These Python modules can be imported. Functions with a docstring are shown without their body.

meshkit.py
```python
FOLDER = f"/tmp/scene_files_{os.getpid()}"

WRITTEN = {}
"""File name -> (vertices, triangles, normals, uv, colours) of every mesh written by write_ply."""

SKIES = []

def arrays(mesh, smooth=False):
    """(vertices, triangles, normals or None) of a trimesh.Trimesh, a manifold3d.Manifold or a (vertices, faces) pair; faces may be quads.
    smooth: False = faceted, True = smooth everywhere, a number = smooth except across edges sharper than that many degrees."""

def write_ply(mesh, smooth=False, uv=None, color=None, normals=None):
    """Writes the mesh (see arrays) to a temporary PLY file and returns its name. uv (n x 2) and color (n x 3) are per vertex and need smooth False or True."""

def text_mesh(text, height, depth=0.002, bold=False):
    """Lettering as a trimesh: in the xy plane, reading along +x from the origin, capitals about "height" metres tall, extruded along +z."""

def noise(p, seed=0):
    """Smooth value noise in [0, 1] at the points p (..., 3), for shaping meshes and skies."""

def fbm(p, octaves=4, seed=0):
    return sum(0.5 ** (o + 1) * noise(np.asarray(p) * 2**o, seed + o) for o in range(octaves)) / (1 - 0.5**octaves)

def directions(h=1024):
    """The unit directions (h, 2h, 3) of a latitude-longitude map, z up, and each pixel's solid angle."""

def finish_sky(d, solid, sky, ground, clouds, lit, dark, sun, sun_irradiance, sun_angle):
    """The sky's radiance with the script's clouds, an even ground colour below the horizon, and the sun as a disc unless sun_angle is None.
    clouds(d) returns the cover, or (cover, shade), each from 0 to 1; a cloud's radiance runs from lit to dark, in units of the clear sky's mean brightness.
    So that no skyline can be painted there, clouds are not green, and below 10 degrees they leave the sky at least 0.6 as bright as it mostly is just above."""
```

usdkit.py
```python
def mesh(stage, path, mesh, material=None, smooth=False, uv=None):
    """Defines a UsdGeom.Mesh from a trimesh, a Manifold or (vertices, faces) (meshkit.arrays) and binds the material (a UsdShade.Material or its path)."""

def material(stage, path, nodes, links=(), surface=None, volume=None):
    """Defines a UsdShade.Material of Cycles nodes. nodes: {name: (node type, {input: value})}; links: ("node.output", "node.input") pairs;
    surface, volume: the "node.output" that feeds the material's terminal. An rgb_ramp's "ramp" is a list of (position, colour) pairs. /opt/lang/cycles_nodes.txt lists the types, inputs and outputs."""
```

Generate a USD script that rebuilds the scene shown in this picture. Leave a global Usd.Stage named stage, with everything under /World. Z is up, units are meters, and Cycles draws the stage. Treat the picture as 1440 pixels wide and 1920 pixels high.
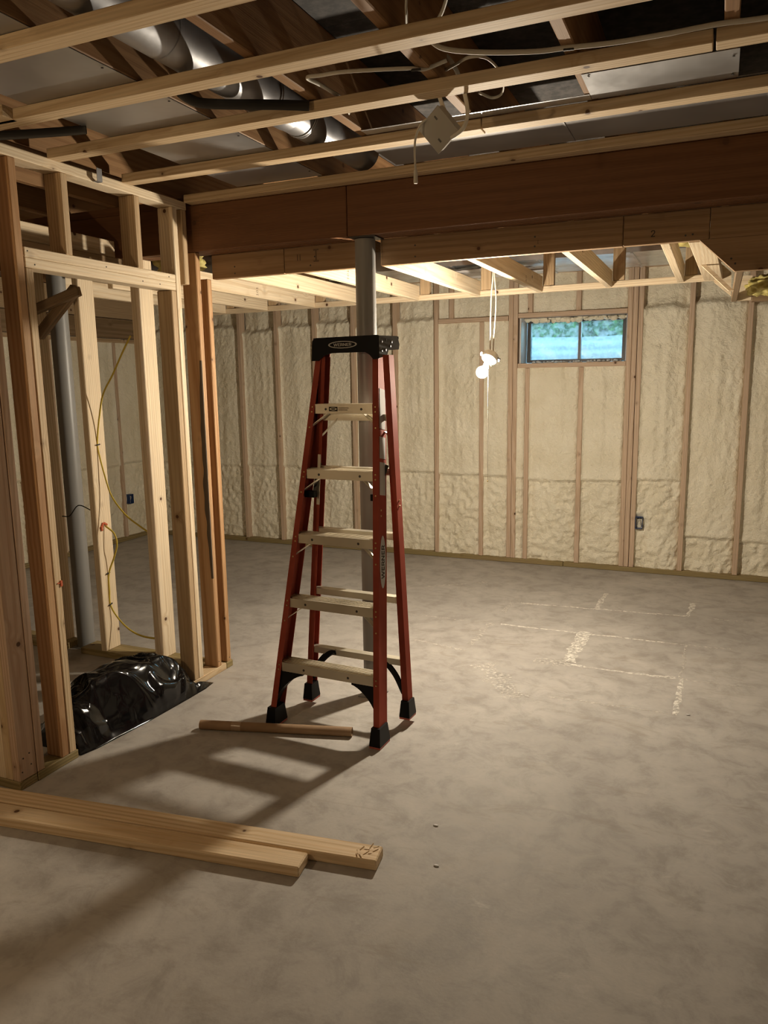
import math, random
import numpy as np, trimesh, usdkit, meshkit
from meshkit import fbm, noise
from shapely.geometry import Polygon, Point, LineString, box as sbox
from shapely import affinity
from pxr import Usd, UsdGeom, UsdLux, UsdShade, Gf, Sdf, Vt

rng = np.random.default_rng(11)
stage = Usd.Stage.CreateInMemory()
UsdGeom.SetStageUpAxis(stage, UsdGeom.Tokens.z)
UsdGeom.SetStageMetersPerUnit(stage, 1.0)
UsdGeom.Xform.Define(stage, '/World')
UsdGeom.Scope.Define(stage, '/World/Looks')

# ------------------------------------------------------------------ camera, light, exposure
EXPOSURE = 1.05
BULB_POWER = 62.0
FILL_POWER = 13.0
SKY = 2.1
yaw, pit, rol = math.radians(23.545), math.radians(9.743), math.radians(-0.910)
fw = np.array([-math.sin(yaw)*math.cos(pit), math.cos(yaw)*math.cos(pit), -math.sin(pit)])
r0 = np.array([math.cos(yaw), math.sin(yaw), 0.0]); u0 = np.cross(r0, fw)
rt = r0*math.cos(rol)+u0*math.sin(rol); up = -r0*math.sin(rol)+u0*math.cos(rol)
cam = UsdGeom.Camera.Define(stage, '/World/camera')
cam.CreateHorizontalApertureAttr(36.0); cam.CreateVerticalApertureAttr(48.0)
cam.CreateFocalLengthAttr(36.0*1429.87/1440.0)
cam.CreateClippingRangeAttr(Gf.Vec2f(0.05, 200.0))
cam.CreateExposureAttr(EXPOSURE)
cam.AddTransformOp().Set(Gf.Matrix4d(*rt, 0, *up, 0, *(-fw), 0, 0, 0, 1.6, 1))
sky = UsdLux.DomeLight.Define(stage, '/World/sky')
sky.CreateColorAttr(Gf.Vec3f(0.42, 0.80, 1.0)); sky.CreateIntensityAttr(SKY)
LAMP_COLOR = (1.0, 0.875, 0.69)
FILL_COLOR = (1.0, 0.71, 0.41)

# ------------------------------------------------------------------ helpers
LOC, COUNT = {}, {}

def numbered(parent, name):
    k = (parent, name); n = COUNT.get(k, 0); COUNT[k] = n+1
    return f'{parent}/{name}' if n == 0 else f'{parent}/{name}_{n:03d}'

def tag(prim, label=None, cat=None, group=None, kind=None):
    for k, v in (('label', label), ('category', cat), ('group', group), ('kind', kind)):
        if v: prim.SetCustomDataByKey(k, v)
    return prim

def thing(name, label, cat, loc=(0, 0, 0), group=None, kind=None):
    p = numbered('/World', name)
    x = UsdGeom.Xform.Define(stage, p); x.AddTranslateOp().Set(Gf.Vec3d(*map(float, loc)))
    LOC[p] = np.array(loc, float)
    tag(x.GetPrim(), label, cat, group, kind)
    return p

def root_of(parent): return '/'.join(parent.split('/')[:3])

def put(parent, name, mesh, mat, smooth=False, label=None):
    """a mesh given in world coordinates, as a child of parent"""
    p = numbered(parent, name)
    off = LOC.get(root_of(p), np.zeros(3)) if p.count('/') > 2 else np.zeros(3)
    v, f, n = meshkit.arrays(mesh, smooth)
    m = usdkit.mesh(stage, p, (v-off, f), mat)
    if n is not None:
        m.CreateNormalsAttr(Vt.Vec3fArray.FromNumpy(n.astype(np.float32))); m.SetNormalsInterpolation('vertex')
    if label: m.GetPrim().SetCustomDataByKey('label', label)
    return p

def top(name, mesh, mat, label, cat, smooth=False, kind=None, group=None):
    p = put('/World', name, mesh, mat, smooth)
    tag(stage.GetPrimAtPath(p), label, cat, group, kind)
    return p

def cat(*ms): return trimesh.util.concatenate([m for m in ms if m is not None])

def boxm(x0, x1, y0, y1, z0, z1):
    b = trimesh.creation.box([x1-x0, y1-y0, z1-z0]); b.apply_translation([(x0+x1)/2, (y0+y1)/2, (z0+z1)/2]); return b

def chamf(dx, dy, dz, c):
    pts = []
    for sx in (-1, 1):
        for sy in (-1, 1):
            for sz in (-1, 1):
                a, b, d = sx*dx/2, sy*dy/2, sz*dz/2
                pts += [(a-sx*c, b-sy*c, d), (a-sx*c, b, d-sz*c), (a, b-sy*c, d-sz*c)]
    return trimesh.Trimesh(pts).convex_hull

def frame(x, hint):
    x = np.array(x, float); x /= np.linalg.norm(x)
    y = np.array(hint, float); y -= x*(y@x); y /= np.linalg.norm(y)
    return np.stack([x, y, np.cross(x, y)], 1)

def board(parent, name, A, B, whint, w, t, mat, label=None, c=0.003, bow=0.0):
    """a length of lumber from A to B (centre line); w is its size along whint, t across. Its own local frame (x along the grain)
    starts at a random place of the wood, so every length has its own grain."""
    A, B = np.array(A, float), np.array(B, float)
    L = np.linalg.norm(B-A); R = frame(B-A, whint)
    off = np.array([rng.uniform(-5, 5), *(np.array([math.cos(a := rng.uniform(0, 6.28)), math.sin(a)])*rng.uniform(.03, .12))])
    m = chamf(L, w, t, min(c, t/5))
    if bow:
        m = m.subdivide_to_size(.15); v = m.vertices; v[:, 2] += bow*(1-(2*v[:, 0]/L)**2); m.vertices = v
    p = numbered(parent, name)
    base = LOC.get(root_of(p), np.zeros(3)) if p.count('/') > 2 else np.zeros(3)
    g = usdkit.mesh(stage, p, (np.array(m.vertices)+off, np.array(m.faces)), mat)
    T = (A+B)/2-base-R@off
    M = Gf.Matrix4d(*R[:, 0], 0, *R[:, 1], 0, *R[:, 2], 0, *T, 1)
    g.AddTransformOp().Set(M)
    if label: g.GetPrim().SetCustomDataByKey('label', label)
    return p

def spline(pts, n=8):
    P = np.array(pts, float)
    if len(P) < 3: return P
    Q = np.vstack([2*P[0]-P[1], P, 2*P[-1]-P[-2]]); out = []
    for i in range(1, len(Q)-2):
        for t in np.linspace(0, 1, n, endpoint=False):
            a, b, c_, d = Q[i-1:i+3]
            out.append(.5*((2*b)+(-a+c_)*t+(2*a-5*b+4*c_-d)*t*t+(-a+3*b-3*c_+d)*t**3))
    return np.vstack([out, P[-1]])

def tube(pts, r, sides=10, n=8, flat=1.0, smooth_path=True, rad=None):
    P = spline(pts, n) if smooth_path else np.array(pts, float)
    T = np.gradient(P, axis=0); T /= np.linalg.norm(T, axis=1, keepdims=True)
    ref = np.array([0, 0, 1.0]) if abs(T[0, 2]) < .9 else np.array([1.0, 0, 0])
    N = ref-T[0]*(ref@T[0]); N /= np.linalg.norm(N); rings = []
    for i, (p, t) in enumerate(zip(P, T)):
        N = N-t*(N@t); N /= np.linalg.norm(N); Bn = np.cross(t, N)
        rr = r if rad is None else rad[min(i, len(rad)-1)]
        a = np.linspace(0, 2*np.pi, sides, endpoint=False)
        rings.append(p+rr*(np.cos(a)[:, None]*N+flat*np.sin(a)[:, None]*Bn))
    V = np.vstack(rings); F = []; m = len(P)
    for i in range(m-1):
        for j in range(sides):
            k = (j+1) % sides; F += [(i*sides+j, i*sides+k, (i+1)*sides+k), (i*sides+j, (i+1)*sides+k, (i+1)*sides+j)]
    V = np.vstack([V, P[0], P[-1]]); a, b = len(V)-2, len(V)-1
    for j in range(sides):
        k = (j+1) % sides; F += [(a, k, j), (b, (m-1)*sides+j, (m-1)*sides+k)]
    return trimesh.Trimesh(V, F, process=False)

def lathe(prof, A, axis, sides=32):
    """prof: (radius, height) pairs along axis from A"""
    R = frame(axis, (0.3, 1, 0.2) if abs(np.dot(axis, (0.3, 1, 0.2))) < .99*np.linalg.norm(axis)*1.06 else (1, 0, 0))
    a = np.linspace(0, 2*np.pi, sides, endpoint=False); V, F = [], []
    for r, h in prof:
        V.append(np.stack([np.full(sides, h), r*np.cos(a), r*np.sin(a)], 1))
    for i in range(len(prof)-1):
        for j in range(sides):
            k = (j+1) % sides; F += [(i*sides+j, i*sides+k, (i+1)*sides+k), (i*sides+j, (i+1)*sides+k, (i+1)*sides+j)]
    m = trimesh.Trimesh(np.vstack(V), F, process=False); m.apply_transform(trimesh.transformations.translation_matrix([0, 0, 0]))
    m.vertices = m.vertices@R.T+np.array(A, float); m.fix_normals(); return m

def extrude(poly, h, R, T):
    """poly in (a, b) extruded 0..h along c; columns of R are the world directions of a, b, c; T the origin"""
    m = trimesh.creation.extrude_polygon(poly, h, engine='earcut'); m.vertices = m.vertices@np.array(R, float).T+np.array(T, float)
    if np.linalg.det(R) < 0: m.invert()
    return m

def rbox(dx, dy, dz, r=.004):
    return chamf(dx, dy, dz, r)

def place(m, R, T):
    m = m.copy(); m.vertices = m.vertices@np.array(R, float).T+np.array(T, float); return m

# ------------------------------------------------------------------ materials
def mat(name, nodes, links, surface='p.BSDF'): return usdkit.material(stage, '/World/Looks/'+name, nodes, links, surface=surface)

def plain(name, col, rough=.5, metal=0.0, **kw):
    return mat(name, {'p': ('principled_bsdf', dict(base_color=col, roughness=rough, metallic=metal, **kw))}, [])

def mixc(a, b, t): return tuple(x*(1-t)+y*t for x, y in zip(a, b))

def wood(name, light, dark, knot=(.10, .045, .02), ring=24., blotch=None, knots=6.5, rough=.62):
    blotch = blotch or tuple(.5*(a+b) for a, b in zip(light, dark))
    n = {'tc': ('texture_coordinate', {}),
         'st': ('mapping', {'scale': (.05, 1., 1.), 'rotation': (0., .22, .35)}),
         'wob': ('noise_texture', {'scale': 5., 'detail': 3., 'roughness': .55}),
         'wobs': ('vector_math', {'math_type': 'scale', 'scale': .07}),
         'add': ('vector_math', {'math_type': 'add'}),
         'kn': ('voronoi_texture', {'scale': knots, 'randomness': 1.}),
         'kf': ('map_range', {'from_min': .0, 'from_max': .32, 'to_min': 1., 'to_max': 0., 'clamp': True}),
         'kd': ('vector_math', {'math_type': 'scale'}),
         'kfm': ('math', {'math_type': 'multiply', 'value2': .010}),
         'kdir': ('combine_xyz', {'x': 0., 'y': 1., 'z': .8}),
         'add2': ('vector_math', {'math_type': 'add'}),
         'ring': ('wave_texture', {'wave_type': 'rings', 'rings_direction': 'x', 'profile': 'sine', 'scale': ring, 'distortion': .6, 'detail': 2., 'detail_scale': 2.}),
         'rr': ('rgb_ramp', {'ramp': [(0., light), (.35, mixc(light, dark, .08)), (.8, mixc(light, dark, .62)), (.93, dark), (1., mixc(light, dark, .7))]}),
         'gr': ('mapping', {'scale': (4., 220., 220.)}),
         'grain': ('noise_texture', {'scale': 1., 'detail': 2.}),
         'grr': ('map_range', {'from_min': .3, 'from_max': .7, 'to_min': .86, 'to_max': 1.06, 'clamp': True}),
         'mul': ('mix_color', {'blend_type': 'multiply', 'fac': 1.}),
         'bl': ('mapping', {'scale': (1.2, 9., 9.)}),
         'bn': ('noise_texture', {'scale': 1., 'detail': 3.}),
         'bf': ('map_range', {'from_min': .45, 'from_max': .7, 'to_min': 0., 'to_max': .6, 'clamp': True}),
         'mb': ('mix_color', {'b': blotch}),
         'kr': ('rgb_ramp', {'ramp': [(0., (1, 1, 1)), (.055, (1, 1, 1)), (.075, (.25, .25, .25)), (.12, (.12, .12, .12)), (.17, (0, 0, 0))]}),
         'mk': ('mix_color', {'b': knot}),
         'bmp': ('bump', {'strength': .25, 'distance': .002}),
         'p': ('principled_bsdf', {'roughness': rough, 'specular_ior_level': .3})}
    l = [('tc.object', 'st.vector'), ('st.vector', 'wob.vector'), ('wob.color', 'wobs.vector1'), ('st.vector', 'add.vector1'), ('wobs.vector', 'add.vector2'),
         ('tc.object', 'kn.vector'), ('kn.distance', 'kf.value'), ('kf.result', 'kfm.value1'), ('kdir.vector', 'kd.vector1'), ('kfm.value', 'kd.scale'),
         ('add.vector', 'add2.vector1'), ('kd.vector', 'add2.vector2'), ('add2.vector', 'ring.vector'), ('ring.fac', 'rr.fac'),
         ('tc.object', 'gr.vector'), ('gr.vector', 'grain.vector'), ('grain.fac', 'grr.value'),
         ('tc.object', 'bl.vector'), ('bl.vector', 'bn.vector'), ('bn.fac', 'bf.value'), ('rr.color', 'mb.a'), ('bf.result', 'mb.fac'),
         ('mb.result', 'mul.a'), ('grr.result', 'mul.b'),
         ('kn.distance', 'kr.fac'), ('kr.color', 'mk.fac'), ('mul.result', 'mk.a'), ('mk.result', 'p.base_color'),
         ('grain.fac', 'bmp.height'), ('bmp.normal', 'p.normal')]
    return mat(name, n, l)

W_pale = wood('wood_pale', (.78, .65, .47), (.66, .51, .33))
W_pine = wood('wood_pine', (.64, .49, .31), (.50, .35, .20))
W_pink = wood('wood_pink', (.58, .42, .31), (.46, .31, .21))
W_warm = wood('wood_warm', (.50, .31, .165), (.36, .19, .085), blotch=(.42, .24, .11), ring=14.)
W_tan = wood('wood_tan', (.52, .38, .23), (.40, .27, .15))
W_joist = wood('wood_joist', (.31, .175, .08), (.235, .122, .052), ring=12.)
W_beam = wood('wood_beam', (.175, .078, .032), (.145, .062, .024), ring=7., knots=5.)
W_head = wood('wood_header', (.36, .23, .125), (.28, .17, .085), ring=11.)
W_back = wood('wood_back', (.62, .47, .345), (.52, .37, .25))
W_treat = wood('wood_treated', (.34, .26, .13), (.22, .16, .07), blotch=(.25, .20, .08))
W_old = wood('wood_old', (.28, .19, .11), (.20, .13, .065), ring=12.)

foam = mat('spray_foam', {
    'tc': ('texture_coordinate', {}), 'n': ('noise_texture', {'scale': 38., 'detail': 3., 'roughness': .6}),
    'n2': ('noise_texture', {'scale': 4., 'detail': 2.}), 'r': ('rgb_ramp', {'ramp': [(.3, (.78, .72, .56)), (.7, (.87, .82, .67))]}),
    'b': ('bump', {'strength': .8, 'distance': .016}),
    'p': ('principled_bsdf', {'roughness': .5, 'specular_ior_level': .35})},
    [('tc.object', 'n.vector'), ('tc.object', 'n2.vector'), ('n2.fac', 'r.fac'), ('r.color', 'p.base_color'), ('n.fac', 'b.height'), ('b.normal', 'p.normal')])

concrete = mat('concrete', {
    'g': ('geometry', {}), 'n1': ('noise_texture', {'scale': 1.1, 'detail': 6., 'roughness': .62, 'distortion': .6}),
    'n2': ('noise_texture', {'scale': 7., 'detail': 8., 'roughness': .7, 'distortion': .4}),
    'n3': ('noise_texture', {'scale': 90., 'detail': 3.}),
    'm': ('mapping', {'scale': (1.2, 3.4, 1.), 'rotation': (0, 0, .35)}), 'n4': ('noise_texture', {'scale': 1.6, 'detail': 9., 'roughness': .72, 'distortion': 1.2}),
    'r1': ('rgb_ramp', {'ramp': [(.30, (.345, .318, .289)), (.5, (.41, .380, .347)), (.72, (.465, .433, .394))]}),
    'r2': ('rgb_ramp', {'ramp': [(.36, (.78, .77, .755)), (.52, (1, 1, 1)), (.70, (1.12, 1.12, 1.11))]}),
    'x': ('mix_color', {'blend_type': 'multiply', 'fac': 1., 'use_clamp': False}),
    'r4': ('rgb_ramp', {'ramp': [(.56, (0, 0, 0)), (.66, (.5, .5, .5)), (.78, (.75, .75, .75))]}),
    'y': ('mix_color', {'b': (.30, .262, .215)}),
    'r5': ('rgb_ramp', {'ramp': [(.28, (.7, .7, .7)), (.36, (0, 0, 0))]}), 'z': ('mix_color', {'b': (.56, .525, .475)}),
    'ro': ('map_range', {'from_min': .3, 'from_max': .7, 'to_min': .58, 'to_max': .78}),
    'b': ('bump', {'strength': .12, 'distance': .004}),
    'p': ('principled_bsdf', {'specular_ior_level': .28})},
    [('g.position', 'n1.vector'), ('g.position', 'n2.vector'), ('g.position', 'n3.vector'), ('g.position', 'm.vector'), ('m.vector', 'n4.vector'),
     ('n1.fac', 'r1.fac'), ('n2.fac', 'r2.fac'), ('r1.color', 'x.a'), ('r2.color', 'x.b'), ('n4.fac', 'r4.fac'), ('r4.color', 'y.fac'), ('x.result', 'y.a'),
     ('n4.fac', 'r5.fac'), ('r5.color', 'z.fac'), ('y.result', 'z.a'), ('z.result', 'p.base_color'), ('n2.fac', 'ro.value'), ('ro.result', 'p.roughness'), ('n3.fac', 'b.height'), ('b.normal', 'p.normal')])

def speck(name, col, scale, lo, hi, rough=.7):
    return mat(name, {'g': ('geometry', {}), 'n': ('noise_texture', {'scale': scale, 'detail': 5., 'roughness': .7}),
        'r': ('rgb_ramp', {'ramp': [(lo, (0, 0, 0)), (hi, (1, 1, 1))]}), 't': ('transparent_bsdf', {}), 'p': ('principled_bsdf', {'base_color': col, 'roughness': rough}), 'mx': ('mix_closure', {})},
        [('g.position', 'n.vector'), ('n.fac', 'r.fac'), ('r.color', 'mx.fac'), ('t.BSDF', 'mx.closure1'), ('p.BSDF', 'mx.closure2')], surface='mx.closure')
residue = speck('mortar_residue', (.74, .70, .63), 40., .40, .56)
residue_faint = speck('mortar_residue_faint', (.62, .58, .52), 50., .44, .62)

def galv(name, base, rough, spangle=26., metal=.85):
    return mat(name, {'tc': ('texture_coordinate', {}), 'v': ('voronoi_texture', {'scale': spangle}), 'n': ('noise_texture', {'scale': 3., 'detail': 4.}),
        'r': ('rgb_ramp', {'ramp': [(.3, tuple(.72*c for c in base)), (.7, base)]}), 'ro': ('map_range', {'from_min': .2, 'from_max': .8, 'to_min': rough-.1, 'to_max': rough+.12}),
        'b': ('bump', {'strength': .3, 'distance': .03}), 'p': ('principled_bsdf', {'metallic': metal})},
        [('tc.object', 'v.vector'), ('tc.object', 'n.vector'), ('n.fac', 'r.fac'), ('r.color', 'p.base_color'), ('n.fac', 'ro.value'), ('ro.result', 'p.roughness'), ('n.fac', 'b.height'), ('b.normal', 'p.normal')])
galvanized = galv('galvanized_sheet', (.46, .46, .47), .42)
galv_pipe = galv('galvanized_pipe', (.40, .40, .42), .44)
galv_dull = galv('galvanized_dull', (.30, .28, .27), .55, metal=.5)
alum = galv('aluminium', (.76, .70, .57), .42)
foil = galv('foil_duct', (.75, .78, .82), .28)

fiberglass = mat('red_fibreglass', {'tc': ('texture_coordinate', {}), 'n': ('noise_texture', {'scale': 6., 'detail': 5.}),
    'r': ('rgb_ramp', {'ramp': [(.35, (.27, .055, .034)), (.65, (.34, .074, .048))]}), 'p': ('principled_bsdf', {'roughness': .75, 'specular_ior_level': .10})},
    [('tc.object', 'n.vector'), ('n.fac', 'r.fac'), ('r.color', 'p.base_color')])
black_plastic = plain('black_plastic', (.004, .004, .0045), .45, specular_ior_level=.2)
black_gloss = plain('black_bag_film', (.004, .004, .0045), .13, specular_ior_level=.5)
black_cap = plain('ladder_cap_black', (.0035, .0035, .004), .5, specular_ior_level=.15)
grey_cap = plain('ladder_cap_grey', (.09, .09, .09), .45, specular_ior_level=.25)
silver_print = plain('silver_print', (.42, .41, .39), .5)
sticker = plain('white_sticker', (.50, .485, .46), .8, specular_ior_level=.06)
sticker_red = plain('red_sticker', (.42, .10, .07), .5)
ink = plain('black_ink', (.03, .025, .02), .7)
ink_soft = plain('faded_ink', (.16, .10, .06), .8)
post_paint = plain('grey_post_paint', (.24, .235, .225), .4)
white_plastic = plain('white_plastic', (.75, .73, .69), .4)
box_grey = plain('box_cover_white', (.36, .335, .29), .5)
cable_white = plain('white_cable', (.58, .55, .48), .5)
cable_yellow = plain('yellow_cable', (.62, .48, .07), .45)
cable_black = plain('black_strap', (.018, .017, .016), .5)
blue_box = plain('blue_outlet_box', (.02, .05, .16), .4)
orange_clip = plain('orange_clip', (.55, .12, .05), .5)
brass = plain('brass_screw', (.55, .40, .18), .35, .9)
steel_dark = plain('dark_steel', (.08, .075, .07), .45, .7)
cardboard = mat('cardboard', {'tc': ('texture_coordinate', {}), 'n': ('noise_texture', {'scale': 9., 'detail': 4.}), 'r': ('rgb_ramp', {'ramp': [(.3, (.24, .145, .075)), (.7, (.33, .21, .115))]}), 'p': ('principled_bsdf', {'roughness': .7})},
    [('tc.object', 'n.vector'), ('n.fac', 'r.fac'), ('r.color', 'p.base_color')])
tape_clear = plain('clear_tape', (.36, .25, .16), .25)
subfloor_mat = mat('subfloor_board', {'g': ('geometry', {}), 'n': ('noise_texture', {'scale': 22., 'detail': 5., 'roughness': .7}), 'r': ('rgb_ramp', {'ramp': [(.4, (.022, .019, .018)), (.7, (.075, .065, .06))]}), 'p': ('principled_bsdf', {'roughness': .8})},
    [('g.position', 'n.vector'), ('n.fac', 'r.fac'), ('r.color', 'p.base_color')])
insul = mat('yellow_insulation', {'tc': ('texture_coordinate', {}), 'n': ('noise_texture', {'scale': 40., 'detail': 5.}), 'r': ('rgb_ramp', {'ramp': [(.3, (.42, .34, .08)), (.7, (.75, .66, .28))]}), 'p': ('principled_bsdf', {'roughness': .9})},
    [('tc.object', 'n.vector'), ('n.fac', 'r.fac'), ('r.color', 'p.base_color')])
wrap = plain('white_duct_wrap', (.62, .60, .60), .45)
frame_dark = plain('window_frame_dark', (.035, .036, .04), .4)
frame_grey = plain('window_frame_grey', (.16, .17, .19), .4, .3)
masonry = plain('painted_masonry', (.55, .50, .42), .8)
jamb_white = plain('white_jamb', (.62, .60, .58), .5)
glass = mat('window_glass', {'g': ('geometry', {}), 'n': ('noise_texture', {'scale': 26., 'detail': 4.}), 'r': ('rgb_ramp', {'ramp': [(.42, (.10, .10, .10)), (.72, (.5, .5, .5))]}),
    'f': ('fresnel', {'IOR': 1.5}), 't': ('transparent_bsdf', {'color': (.93, .96, .97)}), 's': ('glossy_bsdf', {'roughness': .012, 'color': (1, 1, 1)}), 'd': ('diffuse_bsdf', {'color': (.55, .62, .66)}), 'tr': ('translucent_bsdf', {'color': (.6, .7, .75)}),
    'dd': ('mix_closure', {'fac': .65}), 'm0': ('mix_closure', {}), 'm1': ('mix_closure', {})},
    [('g.position', 'n.vector'), ('n.fac', 'r.fac'), ('d.BSDF', 'dd.closure1'), ('tr.BSDF', 'dd.closure2'), ('r.color', 'm0.fac'), ('t.BSDF', 'm0.closure1'), ('dd.closure', 'm0.closure2'),
     ('f.fac', 'm1.fac'), ('m0.closure', 'm1.closure1'), ('s.BSDF', 'm1.closure2')], surface='m1.closure')
leaf = mat('leaf', {'tc': ('texture_coordinate', {}), 'n': ('noise_texture', {'scale': 3.}), 'r': ('rgb_ramp', {'ramp': [(.3, (.05, .16, .03)), (.7, (.16, .36, .08))]}), 'd': ('diffuse_bsdf', {}), 't': ('translucent_bsdf', {}), 'm': ('mix_closure', {'fac': .4})},
    [('tc.object', 'n.vector'), ('n.fac', 'r.fac'), ('r.color', 'd.color'), ('r.color', 't.color'), ('d.BSDF', 'm.closure1'), ('t.BSDF', 'm.closure2')], surface='m.closure')
soil = plain('soil', (.12, .10, .07), .9)
well_steel = plain('well_steel', (.30, .36, .42), .6, .2)
bark = plain('bark', (.09, .065, .045), .9)

def emitter(name, power, color):
    return mat(name, {'e': ('emission', {'color': color, 'strength': power})}, [], surface='e.emission')
bulb_glow = emitter('bulb_glow', BULB_POWER/(math.pi*.0113), LAMP_COLOR)
bulb_glow_b = emitter('bulb_glow_second', FILL_POWER/(math.pi*.0113), FILL_COLOR)

# ------------------------------------------------------------------ the shell
XL, XR, YF, YB = -5.70, 2.40, -2.40, 6.60
def struct(name, label, cat_=None): return thing(name, label, cat_ or name.split('_')[0], kind='structure')
flo = struct('floor', 'bare grey concrete basement floor with pale grid lines of old mortar')
put(flo, 'slab', boxm(XL-.2, XR+.2, YF-.2, YB+.2, -.12, 0), concrete)
def residue_line(a, b, w, m, seed):
    a, b = np.array(a), np.array(b); L = np.linalg.norm(b-a); n = max(int(L/.012), 4); d = (b-a)/L; nrm = np.array([-d[1], d[0]])
    t = np.linspace(0, 1, n); c = a+t[:, None]*(b-a)+nrm*((fbm(np.stack([t*L*7, t*0, t*0+seed], 1), 3)-.5)*.035)[:, None]
    h = w*(.25+1.2*np.clip(fbm(np.stack([t*L*14, t*0+5, t*0+seed], 1), 3)-.15, 0, 1))
    V = np.vstack([np.c_[c+nrm*h[:, None], np.full(n, .0006)], np.c_[c, np.full(n, .0022)], np.c_[c-nrm*h[:, None], np.full(n, .0006)]]); F = []
    for i in range(n-1):
        for k in (0, n): F += [(k+i, k+n+i, k+n+i+1), (k+i, k+n+i+1, k+i+1)]
    m_ = trimesh.Trimesh(V, F, process=False); put(flo, 'mortar_line', m_, m)
for i, (a, b, w, m) in enumerate([((-1.23, 5.29), (-.10, 5.355), .016, residue), ((-1.24, 4.755), (-.22, 4.757), .016, residue), ((-.22, 4.757), (.15, 4.77), .012, residue_faint),
        ((-.72, 4.178), (-.07, 4.182), .018, residue), ((-.70, 5.30), (-.69, 5.74), .024, residue), ((-.69, 4.79), (-.708, 4.22), .050, residue), ((-.093, 5.70), (-.097, 5.36), .026, residue),
        ((-.095, 4.76), (-.10, 4.17), .012, residue_faint), ((-.095, 4.17), (-.112, 3.70), .022, residue), ((-1.295, 5.28), (-1.296, 5.02), .028, residue_faint), ((-1.30, 4.75), (-1.32, 4.30), .03, residue_faint),
        ((-1.66, 4.27), (-1.30, 4.185), .014, residue_faint), ((.05, 5.36), (.36, 5.37), .012, residue_faint), ((-.09, 4.18), (.25, 4.19), .010, residue_faint), ((-.72, 3.70), (-.10, 3.70), .012, residue_faint),
        ((-1.9, 4.75), (-1.3, 4.75), .008, residue_faint), ((-2.05, 5.45), (-1.62, 5.75), .02, residue_faint), ((-.9, 4.2), (-.66, 4.16), .06, residue_faint), ((-1.15, 4.02), (-.86, 3.62), .09, residue_faint)]):
    residue_line(a, b, w, m, i*3.7)

# ------------- ceiling: subfloor, joists, furring strips
cei = struct('ceiling', 'open basement ceiling of dark joists with light furring strips across')
JX = [-.018-.4235*k for k in range(-5, 14)]
nb = 0
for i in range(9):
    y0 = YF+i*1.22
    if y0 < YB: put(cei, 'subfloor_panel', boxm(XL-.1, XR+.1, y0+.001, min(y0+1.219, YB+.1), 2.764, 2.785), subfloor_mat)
for x in JX:
    if XL < x < XR: board(cei, 'joist', (x, YF+.02, 2.644), (x, YB-.02, 2.644), (0, 0, 1), .239, .038, W_joist)
for (y, x0, x1, m) in [(1.275, -2.3, 2.3, W_pine), (1.660, -2.3, 2.3, W_pine), (2.063, -3.1, 2.3, W_pine), (2.4425, -2.474, -.063, W_pine), (2.4425, -.055, 2.3, W_pine),
                       (2.858, -2.474, -.83, W_pine), (2.858, -.826, 2.3, W_pine), (3.291, -2.474, 2.3, W_pine), (.87, -2.3, 2.3, W_pine), (.46, -2.3, 2.3, W_pine)]:
    board(cei, 'furring_strip', (x0, y, 2.5025), (x1, y, 2.5025), (0, 1, 0), .064, .036, m, c=.002)
board(cei, 'furring_strip', (-3.2, 1.985, 2.5025), (-2.22, 2.02, 2.5025), (0, 1, 0), .064, .036, W_pine, c=.002)

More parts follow.
